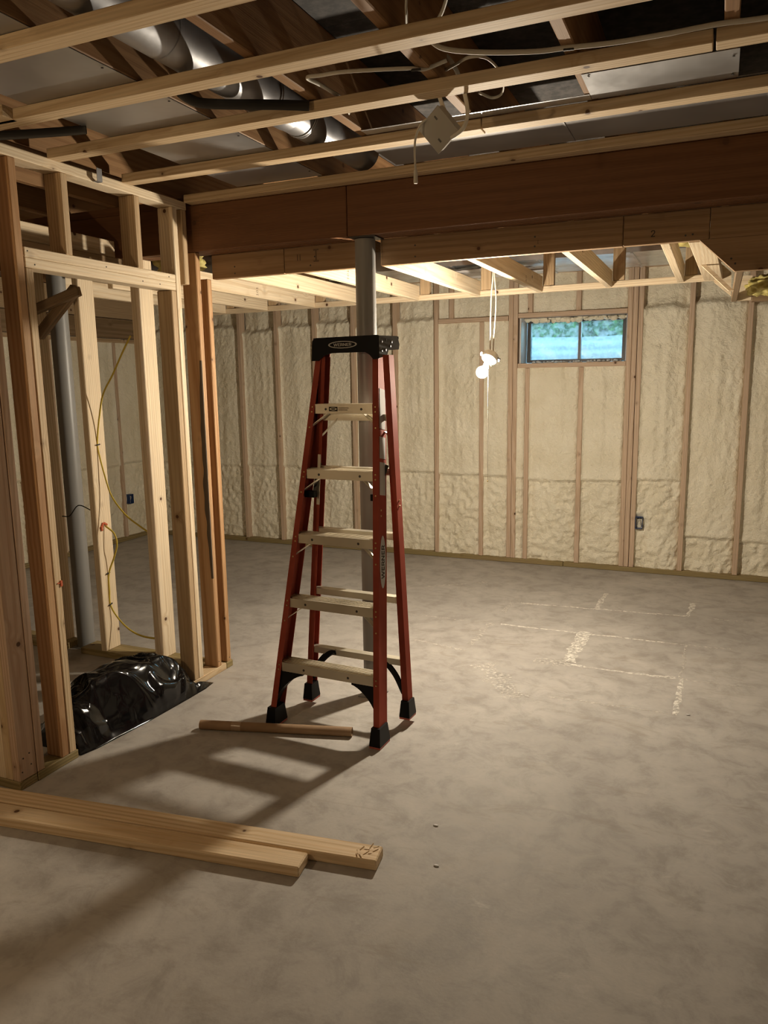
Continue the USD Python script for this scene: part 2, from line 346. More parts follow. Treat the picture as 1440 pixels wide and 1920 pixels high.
# ------------- masonry behind the foam, unseen walls
WX0, WX1, WZ0, WZ1 = -1.545, -.705, 1.728, 2.10
wb = struct('wall_back', 'back wall of pale studs and cream spray foam around a small window')
wl = struct('wall_left', 'far left foundation wall of cream spray foam seen through the studs')
for r_ in ((XL-.1, WX0-.02, 0, 2.764), (WX1+.02, XR+.1, 0, 2.764), (WX0-.02, WX1+.02, 0, WZ0-.03), (WX0-.02, WX1+.02, WZ1+.03, 2.764)):
    put(wb, 'masonry', boxm(r_[0], r_[1], YB, YB+.2, r_[2], r_[3]), masonry)
put(wl, 'masonry', boxm(XL-.2, XL, YF-.2, YB+.2, 0, 2.764), masonry)
wr = struct('wall_right', 'right basement wall outside the frame'); put(wr, 'masonry', boxm(XR, XR+.2, YF-.2, YB+.2, 0, 2.764), masonry)
wf = struct('wall_front', 'basement wall behind the viewer'); put(wf, 'masonry', boxm(XL, XR, YF-.2, YF, 0, 2.764), masonry)

def foam_bay(parent, u0, u1, z0, z1, to_world, seed, ledge=2.10, crease=.75, deep=.072, rough=1.0):
    """one bay of sprayed foam: d is its depth towards the room (0 at the masonry, .115 at the stud face)"""
    nu, nz = max(int((u1-u0)/.0105), 6), max(int((z1-z0)/.0125), 6)
    U, Z = np.meshgrid(np.linspace(u0, u1, nu), np.linspace(z0, z1, nz))
    P = np.stack([U, Z, np.full_like(U, seed*3.1)], -1)
    edge = np.minimum(U-u0, u1-U); s = (U-u0)/(u1-u0)
    lz = ledge+.05*(fbm(P*[5, 0, 1]+7, 3, seed)-.5)
    d = np.full_like(U, deep)
    d += .016*np.clip(1-np.abs(s-.5)*2.2, 0, 1)**.7
    d += .022*(fbm(P*[3.2, 1.1, 1], 3, seed)-.5)*2*.8
    d += .020*(noise(P*[24, 1.3, 1], seed+5)-.5)*np.clip((Z-crease)/.3, 0, 1)
    cz = crease+.02*(fbm(P*[6, 0, 1]+3, 2, seed)-.5)+.01*math.sin(seed*2.3)
    low = 1/(1+np.exp((Z-cz)/.006))
    d += -.012*low+.010*np.exp(-((Z-cz-.03)/.03)**2)-.020*np.exp(-((Z-cz)/.007)**2)
    # lumpy shelf below the thin top coat
    upm = 1/(1+np.exp(-(Z-lz)/.008))
    d += (1-upm)*.022*np.exp(-np.clip(lz-Z, 0, 1)/.05)*(.4+1.2*fbm(P*[14, 14, 1], 2, seed+2))
    d -= upm*.048
    amp = .0065+.009*low+.009*np.exp(-((Z-lz)/.10)**2)+.003*np.clip(s-.45, 0, 1)
    d += rough*amp*(2*fbm(P*[34, 22, 1], 3, seed+9)-1)*1.5
    d += rough*.012*(np.abs(2*noise(P*[15, 26, 1], seed+4)-1)-.5)*(low+.25)
    d += .026*np.exp(-edge/.012)*(1-.8*(s > .5))*(1-upm)-.030*np.exp(-edge/.010)*(s > .5)*(1-upm*.5)
    d = np.clip(d, .006, .113)
    V = to_world(U, Z, d).reshape(-1, 3); F = []
    i = np.arange(nz*nu).reshape(nz, nu); a, b, c_, e = i[:-1, :-1].ravel(), i[:-1, 1:].ravel(), i[1:, 1:].ravel(), i[1:, :-1].ravel()
    m = trimesh.Trimesh(V, np.vstack([np.c_[a, b, c_], np.c_[a, c_, e]]), process=False)
    put(parent, 'foam_panel', m, foam, smooth=True)

SF, SB = 6.482, 6.571           # stud faces of the back wall
backw = lambda U, Z, d: np.stack([U, YB-d, Z], -1)
leftw = lambda U, Z, d: np.stack([XL+d, -U, Z], -1)
# studs of the back wall: x centre, z0, z1
full = [-4.76, -4.355, -3.935, -3.52, -3.115, -2.695, -2.300, -.215, .195, .60, 1.01, 1.42, 1.82, 2.22]
for x in full: board(wb, 'stud', (x, (SF+SB)/2, .04), (x, (SF+SB)/2, 2.45), (0, 1, 0), .089, .038, W_back)
for x, z0, z1 in [(-1.592, .04, 2.45), (-1.632, .04, 2.45), (-.672, .04, 2.45), (-.714+.002, .04, WZ0-.02), (-.632, .04, 2.45), (-.590, .04, 2.45), (-1.885, .04, 2.085), (-1.485, .04, WZ0-.04), (-1.04, .04, WZ0-.04), (-2.16, 2.125, 2.45), (-1.47, 2.142, 2.45), (-1.075, 2.142, 2.45)]:
    if x == -.712: continue
    board(wb, 'stud', (x, (SF+SB)/2, z0), (x, (SF+SB)/2, z1), (0, 1, 0), .089, .038, W_back)
board(wb, 'stud_block', (-2.278, (SF+SB)/2, 2.105), (-1.655, (SF+SB)/2, 2.105), (0, 1, 0), .089, .038, W_back)
board(wb, 'window_header', (WX0-.026, (SF+SB)/2, 2.121), (WX1+.013, (SF+SB)/2, 2.121), (0, 1, 0), .089, .038, W_back)
board(wb, 'window_sill', (WX0-.026, (SF+SB)/2, 1.709), (WX1+.013, (SF+SB)/2, 1.709), (0, 1, 0), .089, .038, W_back)
board(wb, 'bottom_plate', (XL+.12, 6.522, .020), (-1.15, 6.522, .020), (0, 1, 0), .092, .039, W_treat)
board(wb, 'bottom_plate', (-1.147, 6.522, .020), (XR-.02, 6.522, .020), (0, 1, 0), .092, .039, W_treat)
board(wb, 'top_plate', (XL+.12, 6.5265, 2.469), (XR-.02, 6.5265, 2.469), (0, 1, 0), .089, .038, W_back)
edges = [(-5.57, -4.779)]+[(a+.019, b-.019) for a, b in zip(full[:6], full[1:7])]
for k, (a, b) in enumerate(edges): foam_bay(wb, a-.004, b+.004, .035, 2.45, backw, k+1, ledge=2.13+.03*math.sin(k*2.1), crease=.765, deep=.068-.005*(k % 3))
for k, (a, b) in enumerate([(-2.281, -1.904), (-1.866, -1.651)]):
    foam_bay(wb, a-.004, b+.004, .035, 2.09, backw, k+11, ledge=2.6, crease=.755-.01*k, deep=.088)
for k, (a, b) in enumerate([(-2.281, -2.179), (-2.141, -1.651), (-1.573, -1.489), (-1.451, -1.094), (-1.056, -.691)]):
    foam_bay(wb, a-.003, b+.003, 2.125, 2.45, backw, k+21, ledge=2.9, crease=.3, deep=.060, rough=.6)
for k, (a, b) in enumerate([(-1.573, -1.504), (-1.466, -1.059), (-1.021, -.691)]):
    foam_bay(wb, a-.003, b+.003, .035, 1.69, backw, k+31, ledge=2.9, crease=.735, deep=.088)
for k, (a, b) in enumerate([(-.571, -.234), (-.196, .176), (.214, .581), (.619, .991), (1.029, 1.401), (1.439, 1.801), (1.839, 2.201)]):
    foam_bay(wb, a-.004, b+.004, .035, 2.45, backw, k+41, ledge=2.14+.02*math.sin(k*1.7), crease=.76 if k == 0 else .3, deep=.090-.012*(k == 1)-.02*(k == 2))
# far left wall, the same build turned round
lfull = [6.10, 5.69, 5.28, 4.87, 4.46, 4.05, 3.64, 3.23, 2.82, 2.41, 2.0]
for y in lfull: board(wl, 'stud', (-5.6255, y, .04), (-5.6255, y, 2.02), (1, 0, 0), .089, .038, W_back)
board(wl, 'bottom_plate', (-5.622, 1.0, .020), (-5.622, 6.47, .020), (1, 0, 0), .092, .039, W_treat)
board(wl, 'top_plate', (-5.6255, 1.0, 2.04), (-5.6255, 6.47, 2.04), (1, 0, 0), .089, .038, W_tan)
board(wl, 'rim_board', (-5.60, 1.0, 2.16), (-5.60, 6.47, 2.16), (0, 0, 1), .19, .038, W_old); board(wl, 'rim_board', (-5.62, 1.0, 2.39), (-5.62, 6.47, 2.39), (0, 0, 1), .255, .038, W_tan); board(wl, 'rim_board', (-5.62, 1.0, 2.64), (-5.62, 6.47, 2.64), (0, 0, 1), .23, .038, W_joist)
lb = [6.47]+lfull
for k, (b, a) in enumerate(zip(lb[:-1], lb[1:])):
    foam_bay(wl, -(b-.019*(k > 0))-.004, -(a+.019)+.004, .035, 2.03, leftw, k+61, ledge=2.9, crease=.78, deep=.086, rough=.7)

# ------------- the window
wi = struct('window_1', 'small two-pane basement window with daylight and foliage behind dirty glass', 'window')
yj0, yj1 = 6.572, 6.80
put(wi, 'jamb', boxm(WX0-.012, WX0, yj0-.085, yj1, WZ0, WZ1), jamb_white)
put(wi, 'jamb', boxm(WX1, WX1+.012, yj0-.02, yj1, WZ0, WZ1), frame_grey)
put(wi, 'sill', boxm(WX0, WX1, yj0, yj1, WZ0-.02, WZ0), frame_grey)
put(wi, 'head', boxm(WX0, WX1, yj0, yj1, WZ1, WZ1+.02), frame_dark)
FX0, FX1, FZ0, FZ1 = WX0+.012, WX1-.012, WZ0+.006, WZ1-.006
yg = 6.700; tilt = .05; zc_ = (FZ0+FZ1)/2
def tl(m):   # the sash leans back a little
    m = m.copy(); v = m.vertices.copy(); v[:, 1] += (v[:, 2]-zc_)*tilt; m.vertices = v; return m
for nm, bx in (('frame', (FX0, FX0+.028, FZ0, FZ1)), ('frame', (FX1-.028, FX1, FZ0, FZ1)), ('frame', (FX0+.028, FX1-.028, FZ0, FZ0+.024)), ('frame', (FX0+.028, FX1-.028, FZ1-.026, FZ1))):
    put(wi, nm, tl(boxm(bx[0], bx[1], yg-.03, yg+.03, bx[2], bx[3])), frame_dark)
mx = -1.092
put(wi, 'mullion', tl(boxm(mx-.011, mx+.011, yg-.022, yg+.022, FZ0+.024, FZ1-.026)), frame_grey)
put(wi, 'mullion_groove', tl(boxm(mx-.003, mx+.003, yg-.025, yg-.022, FZ0+.024, FZ1-.026)), frame_dark)
for a, b in ((FX0+.028, mx-.011), (mx+.011, FX1-.028)): put(wi, 'pane', tl(boxm(a, b, yg-.002, yg+.002, FZ0+.024, FZ1-.026)), glass)
def lumps(x0, x1, z, amp, yc, seed, n=70, down=True):
    g = np.random.default_rng(seed); out = []
    for i in range(n):
        x = g.uniform(x0, x1); r = g.uniform(.006, .020)*amp
        s = trimesh.creation.icosphere(1, r); s.vertices *= [g.uniform(.9, 1.8), 1, g.uniform(.6, 1.3)]
        s.apply_translation([x, yc+g.uniform(-.03, .03), z+(-1 if down else 1)*g.uniform(-.004, .016)*amp]); out.append(s)
    return cat(*out)
put(wi, 'foam_bead', lumps(WX0+.02, WX1-.005, WZ1-.004, 1.25, 6.63, 3, 150), foam, smooth=True)
put(wi, 'foam_bead', lumps(WX0+.05, WX1-.01, WZ0+.004, .55, 6.64, 4, 110, False), jamb_white, smooth=True)

# ------------- outside the window
gnd = thing('garden_soil', 'soil bank outside behind the window well', 'ground', (-1, 9, 1.9))
gv = [(-7, 7.62, 1.93), (5, 7.62, 1.93), (5, 16, 1.96), (-7, 16, 1.96), (-7, 7.62, 1.2), (5, 7.62, 1.2), (5, 16, 1.2), (-7, 16, 1.2)]
put(gnd, 'bank', trimesh.Trimesh(gv).convex_hull, soil)
a = np.linspace(0, np.pi, 40); nz_ = 36; zz = np.linspace(1.35, 1.985, nz_); V, F = [], []
for z in zz:
    rr = 1.0+.004*math.sin(z*75); V.append(np.stack([-1.12+.68*rr*np.cos(a), 6.81+.78*rr*np.sin(a), np.full(40, z)], 1))
for i in range(nz_-1):
    for j in range(39): F += [(i*40+j, i*40+j+1, (i+1)*40+j+1), (i*40+j, (i+1)*40+j+1, (i+1)*40+j)]
wel = thing('window_well', 'curved corrugated steel window well outside the glass', 'window well', (-1.12, 6.81, 1.35))
put(wel, 'wall', trimesh.Trimesh(np.vstack(V), F, process=False), well_steel, smooth=True)
put(wel, 'gravel_bed', boxm(-1.75, -.49, 6.81, 7.45, 1.34, 1.40), soil)
def bush(name, label, c, rad, n, seed, size):
    g = np.random.default_rng(seed); t = thing(name, label, 'shrub', (c[0], c[1], 1.94))
    d = g.normal(size=(n, 3)); d /= np.linalg.norm(d, axis=1, keepdims=True); p = np.array(c)+d*np.array(rad)*(g.uniform(.35, 1, (n, 1))**.5)
    q = np.array([[-.5, 0, 0], [0, -.22, .05], [.5, 0, 0], [0, .22, .05]])*size; V, F = [], []
    for i in range(n):
        R = trimesh.transformations.random_rotation_matrix(g.uniform(size=3))[:3, :3]; V.append(q@R.T*g.uniform(.6, 1.3)+p[i]); F += [(4*i, 4*i+1, 4*i+2), (4*i, 4*i+2, 4*i+3)]
    put(t, 'foliage', trimesh.Trimesh(np.vstack(V), F, process=False), leaf)
    put(t, 'stem', tube([(c[0], c[1], 1.975), (c[0]+.05, c[1], c[2])], .05, smooth_path=False), bark)
bush('garden_shrub', 'leafy green shrub outside, seen in the left pane of the window', (-2.02, 9.4, 2.68), (.60, .5, .60), 4200, 1, .10)
bush('garden_shrub', 'leafy green shrub outside, seen in the right pane of the window', (-.78, 9.6, 2.72), (.62, .5, .64), 3600, 2, .10)
bush('garden_shrub', 'taller dark shrub outside behind the two shrubs at the window', (-1.6, 11.6, 3.1), (1.9, .7, 1.0), 12000, 3, .20)

# ------------------------------------------------------------------ beam, header, soffit frame, posts
BY0, BY1, BZ0 = 3.326, 3.462, 2.262
bm = thing('support_beam', 'heavy dark brown built-up wood beam crossing the room overhead', 'beam', (-1, 3.39, BZ0))
for y0 in (BY0, BY0+.0455, BY0+.091):
    for x0, x1 in (((-5.65, -1.615), (-1.612, 2.38)) if y0 == BY0 else ((-5.65, -2.9), (-2.897, .6), (.603, 2.38))):
        board(bm, 'ply', (x0, y0+.0225, 2.373), (x1, y0+.0225, 2.373), (0, 0, 1), .222, .0448, W_beam)
put(bm, 'sill_plate', boxm(-5.65, 2.38, BY0+.002, BY1, 2.4845, 2.5225), W_beam)
sf = thing('soffit_frame', 'pale dropped soffit framing behind the beam with joists and ledger', 'ceiling frame', (-1.5, 4.2, 2.14))
HY = BY1+.001+.019
for x0, x1 in ((-2.472, -2.035), (-2.033, -1.602), (-1.506, -.40), (-.398, -.066)):
    board(sf, 'header_board', (x0, HY, 2.2015), (x1, HY, 2.2015), (0, 0, 1), .121, .038, W_head)
board(sf, 'header_board', (-.064, HY, 2.2015), (2.3, HY, 2.2015), (0, 0, 1), .121, .038, W_head)
poly = Polygon([(-.100, 2.1395), (2.3, 2.1395), (2.3, 2.011), (.035, 2.011)])
put(sf, 'angled_header_board', extrude(poly, .038, np.array([[1, 0, 0], [0, 0, 1], [0, -1, 0]]).T, (0, HY+.019, 0)), W_head)
put(sf, 'header_end', boxm(-.0985, 2.3, HY-.0188, HY+.0188, 2.1396, 2.1409), W_head)
led = lambda x: 5.172+(x+3.549)*(-.0715)
JS = [-3.60, -3.20, -2.775, -2.36, -1.93, -1.49, -1.075, -.645, -.235]
for x in JS:
    board(sf, 'soffit_joist', (x, HY+.020, 2.190), (x, led(x)-.001, 2.190), (0, 0, 1), .096, .038, W_pale)
    y = led(x)+.021
    board(sf, 'hanger', (x+.055, y, 2.1795), (x+.055, y, 2.520), (0, 1, 0), .038, .07, W_tan)
xs = [-3.85]+[-2.36, -1.07, .0]
for a_, b_ in zip(xs[:-1], xs[1:]):
    board(sf, 'ledger', (a_+.001, led(a_)+.022, 2.159), (b_-.001, led(b_)+.022, 2.159), (0, 1, 0), .040, .038, W_pale)
board(sf, 'flat_board', (-.095, HY+.022, 2.159), (-.06, led(-.06)-.002, 2.159), (1, 0, 0), .100, .038, W_pale)
ey = led(.03)
sl = np.array([.088, -.100]); sl /= np.linalg.norm(sl)
put(sf, 'angled_board', extrude(Polygon([(-.06, 2.262), (.033, 2.176), (.038, 2.048), (-.055, 2.128)]), .038, np.array([[1, 0, 0], [0, 0, 1], [0, -1, 0]]).T, (0, ey+.02, 0)), W_pale)
put(sf, 'angled_board', extrude(Polygon([(-.110, 2.139), (-.086, 2.139), (.044, 2.010), (.020, 2.010)]), .038, np.array([[1, 0, 0], [0, 0, 1], [0, -1, 0]]).T, (0, 4.25, 0)), W_pale)
put(sf, 'end_block', boxm(.055, .142, ey-.02, ey+.018, 2.018, 2.152), W_pale)
board(sf, 'ledger', (.145, ey+.02, 2.03), (2.3, ey+.02, 2.03), (0, 1, 0), .089, .038, W_old)
board(sf, 'soffit_joist', (.055, HY+.022, 2.031), (.055, ey-.025, 2.031), (1, 0, 0), .030, .038, W_old)

def clump(name, label, c, r, seed, n=60, cat_='insulation'):
    g = np.random.default_rng(seed); out = []
    s0 = trimesh.creation.icosphere(3, 1.0)
    v = s0.vertices*np.array(r); v = v*(1+.55*(fbm(s0.vertices*3.1+seed, 4, seed)-.5)[:, None]*2); s0.vertices = v+np.array(c)
    top(name, s0, insul, label, cat_, smooth=True)
clump('insulation_clump', 'yellow fibreglass insulation clump poking out at the right edge under the beam', (.195, 4.80, 2.085), (.085, .07, .055), 5)
clump('insulation_clump', 'yellow insulation scrap between the last soffit joists beside the corner', (-.185, 4.45, 2.34), (.10, .35, .05), 6)
clump('insulation_clump', 'pale insulation wad in the dark gap above the door header', (-3.1, 4.0, 2.34), (.16, .12, .10), 8)

def steel_post(label, x, y, r, z1, base):
    t = thing('support_post', label, 'post', (x, y, 0))
    put(t, 'pipe', lathe([(0, .006), (r, .006), (r, z1-.008), (0, z1-.008)], (x, y, 0), (0, 0, 1), 40), post_paint, smooth=40)
    put(t, 'top_plate', boxm(x-.052, x+.075, y-.060, y+.050, z1-.006, z1), steel_dark)
    put(t, 'base_plate', boxm(x-.06, x+.06, y-.06, y+.055, 0, .006), post_paint)
steel_post('round grey steel post under the beam behind the step ladder', -1.557, 3.400, .048, BZ0, 1)
steel_post('round grey steel post standing behind the bare studs at left', -3.530, 3.428, .052, BZ0, 1)

# ------------------------------------------------------------------ partition with the framed doorway
PX0, PX1 = -2.569, -2.480; PXC = (PX0+PX1)/2
pt = thing('stud_partition', 'bare wood stud partition with a framed doorway at left', 'stud wall', (PXC, 2.7, 0))
def stud(parent, y, z0, z1, m, xc=PXC, w=.089, label=None): return board(parent, 'stud', (xc, y, z0), (xc, y, z1), (1, 0, 0), w, .037, m, label)
stud(pt, 2.112, .0385, 2.4515, W_pink); stud(pt, 2.242, .0385, 2.4515, W_warm)
stud(pt, 2.283, .0385, 2.0545, W_pine); stud(pt, 3.150, .0385, 2.0545, W_tan); stud(pt, 3.1905, .0385, 2.4515, W_pale)
stud(pt, 3.356, .0385, BZ0-.001, W_warm, label='dark stained stud with a strip of bark'); stud(pt, 3.447, .0385, BZ0-.122, W_warm)
board(pt, 'cripple_stud', (PXC, 2.495, 2.1325), (PXC, 2.495, 2.4515), (1, 0, 0), .089, .037, W_tan)
board(pt, 'cripple_stud', (PXC, 2.923, 2.1325), (PXC, 2.923, 2.4515), (1, 0, 0), .089, .037, W_tan)
board(pt, 'hanging_block', (PXC, 3.262, 2.095), (PXC, 3.262, 2.4515), (1, 0, 0), .089, .037, W_tan)
board(pt, 'header', (PXC, 2.264, 2.0750), (PXC, 3.170, 2.0750), (1, 0, 0), .089, .038, W_pale)
board(pt, 'header', (PXC, 2.264, 2.1135), (PXC, 3.170, 2.1135), (1, 0, 0), .089, .038, W_pale)
board(pt, 'top_plate', (PXC, 1.98, 2.4715), (PXC, 3.285, 2.4715), (1, 0, 0), .089, .039, W_pale)
board(pt, 'bottom_plate', (PXC, 2.094, .019), (PXC, 2.312, .019), (1, 0, 0), .089, .038, W_treat)
board(pt, 'bottom_plate', (PXC, 3.122, .019), (PXC, 3.42, .019), (1, 0, 0), .089, .038, W_pine)
board(pt, 'bottom_plate', (PXC, 3.422, .019), (PXC, 3.482, .019), (1, 0, 0), .089, .038, W_treat)
# strip of bark on the dark stud
bk = np.random.default_rng(4); pts = []
zs = np.linspace(.55, 1.72, 90); wv = .010+.016*np.clip(np.sin((zs-.55)/1.17*np.pi), 0, 1)*(.6+.8*noise(np.stack([zs*14, zs*0, zs*0], 1)))
V = np.vstack([np.stack([PX1-wv, np.full(90, 3.3365), zs], 1), np.stack([np.full(90, PX1+.0012), np.full(90, 3.3362), zs], 1), np.stack([np.full(90, PX1+.0012), 3.341+.004*noise(np.stack([zs*20, zs*0, zs], 1)), zs], 1)]); F = []
for i in range(89):
    for k in (0, 90): F += [(k+i, k+90+i, k+91+i), (k+i, k+91+i, k+i+1)]
put(pt, 'bark_strip', trimesh.Trimesh(V, F, process=False), bark)
for y in (2.45, 2.53): pass

# corner wall at the near end, running off to the left
cw = thing('stud_partition', 'short stud wall running off the left edge beside the near corner', 'stud wall', (-2.6, 2.05, 0))
board(cw, 'stud', (-2.4995, 2.048, .0385), (-2.4995, 2.048, 2.4515), (0, 1, 0), .086, .037, W_pink)
for x, m in ((-2.538, W_pine), (-2.577, W_pale), (-2.98, W_pine)): board(cw, 'stud', (x, 2.048, .0385), (x, 2.048, 2.4515), (0, 1, 0), .086, .037, m)
board(cw, 'bottom_plate', (-3.6, 2.048, .019), (-2.482, 2.048, .019), (0, 1, 0), .089, .038, W_treat)
board(cw, 'top_plate', (-3.6, 2.048, 2.4715), (PX0-.002, 2.048, 2.4715), (0, 1, 0), .089, .039, W_pine)

# 2x6 wall in line with the beam
w2 = thing('stud_partition', 'deep stud wall in line with the beam, seen through the doorway', 'stud wall', (-3.0, 3.365, 0))
WY0, WY1 = 3.312, 3.452; WYC = (WY0+WY1)/2
for x, m, yy, ww in ((-3.280, W_pale, 3.374, .124), (-2.875, W_pale, WYC, .139)): board(w2, 'stud', (x, yy, .0385), (x, yy, BZ0-.002), (0, 1, 0), ww, .037, m)
for x in (-3.665, -4.075): board(w2, 'stud', (x, WYC, .0385), (x, WYC, BZ0-.002), (0, 1, 0), .139, .037, W_pine)
board(w2, 'bottom_plate', (-5.0, WYC, .019), (-3.596, WYC, .019), (0, 1, 0), .139, .038, W_treat)
board(w2, 'bottom_plate', (-3.464, WYC, .019), (-2.573, WYC, .019), (0, 1, 0), .139, .038, W_treat)
nt = thing('nailing_board', 'rough horizontal board above the door header behind the cripple studs', 'board', (-2.97, 2.7, 2.25))
board(nt, 'plank', (-2.97, 1.9, 2.296), (-2.97, 3.285, 2.296), (0, 0, 1), .098, .038, W_pale)
board(nt, 'plank', (-2.93, 1.9, 2.228), (-2.93, 3.285, 2.228), (1, 0, 0), .110, .036, W_old)
br = thing('angle_brace', 'short slanted wood brace beside the rear post behind the header', 'brace', (-3.4, 3.24, 2.0))
board(br, 'plank', (-3.52, 3.262, 1.88), (-3.22, 3.262, 2.12), (0, 1, 0), .040, .055, W_old)
board(br, 'plank', (-3.56, 3.222, 2.00), (-3.16, 3.222, 2.10), (0, 1, 0), .036, .05, W_old)

# screws and nails in the doorway frame
def nails(parent, pts, axis, r=.0032):
    for p in pts: put(parent, 'nail_head', lathe([(0, .0012), (r*.8, .0012), (r, .0004), (r, -.004)], p, axis, 10), steel_dark)
nails(pt, [(PX1, 2.28, 2.118), (PX1, 2.31, 2.07), (PX1, 3.12, 2.116), (PX1, 3.05, 2.074), (PX1, 2.7, 2.11), (PX1, 2.93, 2.075), (PX1, 3.35, .07), (PX1, 3.45, .06)], (1, 0, 0))
nails(cw, [(PX1, 2.02, .075), (PX1, 2.03, .13), (PX1, 2.065, .09), (PX1, 2.06, .14)], (1, 0, 0))
# small orange clip, nail plate
oc = thing('cable_clip', 'small red cable clip on the near doorway trimmer', 'clip', (PX1, 2.31, .8))
put(oc, 'clip', cat(boxm(PX1, PX1+.006, 2.293, 2.301, .775, .80), boxm(PX1, PX1+.004, 2.278, 2.301, .789, .793)), orange_clip)

# ------------------------------------------------------------------ yellow cables on the deep wall studs
XM = -3.280+.0185
def cable(name, label, pts, m, r=.0045, flat=.6, staples=(), cat_='cable'):
    t = thing(name, label, cat_, tuple(pts[0]))
    put(t, 'sheath', tube(pts, r, 8, 10, flat), m, smooth=True)
    for s_ in staples:
        p = np.array(s_[0]); R = frame(s_[1], s_[2])
        put(t, 'staple', place(rbox(.030, .007, .006, .001), R, p), cable_black)
    return t
y1 = [(-2.90, 3.30, 1.86), (-2.96, 3.30, 1.78), (-3.07, 3.33, 1.66), (-3.17, 3.35, 1.55), (-3.225, 3.365, 1.42), (XM+.006, 3.37, 1.30), (XM+.006, 3.37, 1.23), (-3.228, 3.375, 1.09), (-3.19, 3.38, .965), (-3.105, 3.385, .863), (-3.01, 3.39, .80), (-2.94, 3.39, .765), (-2.896, 3.39, .75)]
cable('electrical_cable', 'upper yellow cable looping across the lit stud in the doorway', y1, cable_yellow, .0058, .6, staples=[((XM+.008, 3.37, 1.265), (0, 1, .1), (0, 0, 1))])
y2 = [(XM+.008, 3.375, .79), (-3.20, 3.385, .745), (-3.185, 3.385, .68), (-3.215, 3.385, .60), (XM+.007, 3.375, .50), (XM+.006, 3.37, .40), (XM+.006, 3.37, .31), (-3.215, 3.385, .225), (-3.13, 3.385, .163), (-3.03, 3.385, .136), (-2.896, 3.385, .137)]
cable('electrical_cable', 'lower yellow cable hanging from the orange clip on the lit stud', y2, cable_yellow, .0058, .6, staples=[((XM+.008, 3.37, .505), (0, 1, .2), (0, 0, 1)), ((XM+.008, 3.37, .315), (0, 1, .3), (0, 0, 1))])
c2 = thing('cable_clip', 'orange clip holding the lower yellow cable on the lit stud', 'clip', (XM, 3.36, .78))
put(c2, 'clip', cat(place(rbox(.034, .012, .012, .003), frame((0, .5, .9), (1, 0, 0)), (XM+.0065, 3.355, .795)), place(rbox(.030, .012, .012, .003), frame((0, .8, -.5), (1, 0, 0)), (XM+.0065, 3.38, .800)), place(rbox(.028, .012, .012, .003), frame((0, .2, -.95), (1, 0, 0)), (XM+.0065, 3.348, .778))), orange_clip)
cable('electrical_cable', 'thin dark wire tied round the rear steel post', [(-3.53, 3.325, .84), (-3.478, 3.333, .845), (-3.45, 3.38, .90), (-3.36, 3.40, .865), (-3.285, 3.40, .85)], cable_black, .003, 1.)

def outlet_box(label, T, R):
    t = thing('outlet_box', label, 'outlet box', tuple(T))
    w, h, d, k = .056, .098, .05, .003
    out = [place(boxm(-w/2, w/2, -d, -d+k, -h/2, h/2), R, T)]
    for b in ((-w/2, -w/2+k, -d, 0, -h/2, h/2), (w/2-k, w/2, -d, 0, -h/2, h/2), (-w/2+k, w/2-k, -d, 0, -h/2, -h/2+k), (-w/2+k, w/2-k, -d, 0, h/2-k, h/2)): out.append(place(boxm(*b), R, T))
    put(t, 'shell', cat(*out), blue_box)
    put(t, 'wire_tail', place(tube([(-.015, -.045, -.03), (-.012, -.02, .01), (.006, -.010, .028), (.012, -.02, -.02)], .0028), R, T), cable_white, smooth=True)
Rb = np.array([[1, 0, 0], [0, -1, 0], [0, 0, 1]]).T
outlet_box('blue outlet box on the triple stud right of the window', (-.541, 6.476, .418), np.array([[1., 0, 0], [0, -1, 0], [0, 0, 1]]).T@np.diag([1, 1, 1]))
outlet_box('blue outlet box on the far left wall seen through the doorway', (-5.575, 6.02+.17, .425), np.array([[0, -1, 0], [1, 0, 0], [0, 0, 1]], float).T)

# ------------------------------------------------------------------ ladder
LX, LY, psi = -1.578, 2.870, -.037
cs, sn = math.cos(psi), math.sin(psi)
lad = thing('step_ladder', 'red fibreglass step ladder with aluminium steps standing before the grey post', 'ladder', (LX, LY, 0))
Rl = np.array([[cs, -sn, 0], [sn, cs, 0], [0, 0, 1]])
def Lw(v): return np.asarray(v, float)@Rl.T+np.array([LX, LY, 0])
def lput(name, m, mt, smooth=False, label=None, parent=None):
    m = m.copy(); m.vertices = Lw(m.vertices); return put(parent or lad, name, m, mt, smooth, label)
AF, W0, KW = .188, .263, .076           # front lean, half width inside the flanges, taper
hw = lambda z: W0-KW*z
def channel(sgn, p0, p1, fl, dp, th=.0045):
    """rail of C section: web outside, flanges towards the middle; p0, p1 = front inner flange edge line (x, y, z)"""
    sec = Polygon([(0, 0), (fl, 0), (fl, dp), (0, dp), (0, dp-th), (fl-th, dp-th), (fl-th, th), (0, th)])
    m0 = np.array(sec.exterior.coords)[:-1]
    P0, P1 = np.array(p0, float), np.array(p1, float)
    V0 = np.stack([P0[0]+sgn*m0[:, 0], P0[1]+m0[:, 1], np.full(8, P0[2])], 1); V1 = np.stack([P1[0]+sgn*m0[:, 0], P1[1]+m0[:, 1], np.full(8, P1[2])], 1)
    base = trimesh.creation.extrude_polygon(sec, 1.0, engine='earcut'); v = np.array(base.vertices)
    t = v[:, 2:3]; xy = v[:, :2]
    W = np.concatenate([(P0[0]+sgn*xy[:, 0:1])*(1-t)+(P1[0]+sgn*xy[:, 0:1])*t, (P0[1]+xy[:, 1:2])*(1-t)+(P1[1]+xy[:, 1:2])*t, P0[2]*(1-t)+P1[2]*t], 1)
    b = trimesh.Trimesh(W, base.faces, process=False)
    if sgn < 0: b.invert()
    return b
SZ = [.304+.2985*i for i in range(5)]
RB = dict(y0=.272, y1=.362, w0=.2534, w1=.146); XO = .034     # rear section: y and inner half width at the foot and at the top
rz0, ztop = .030, 1.745
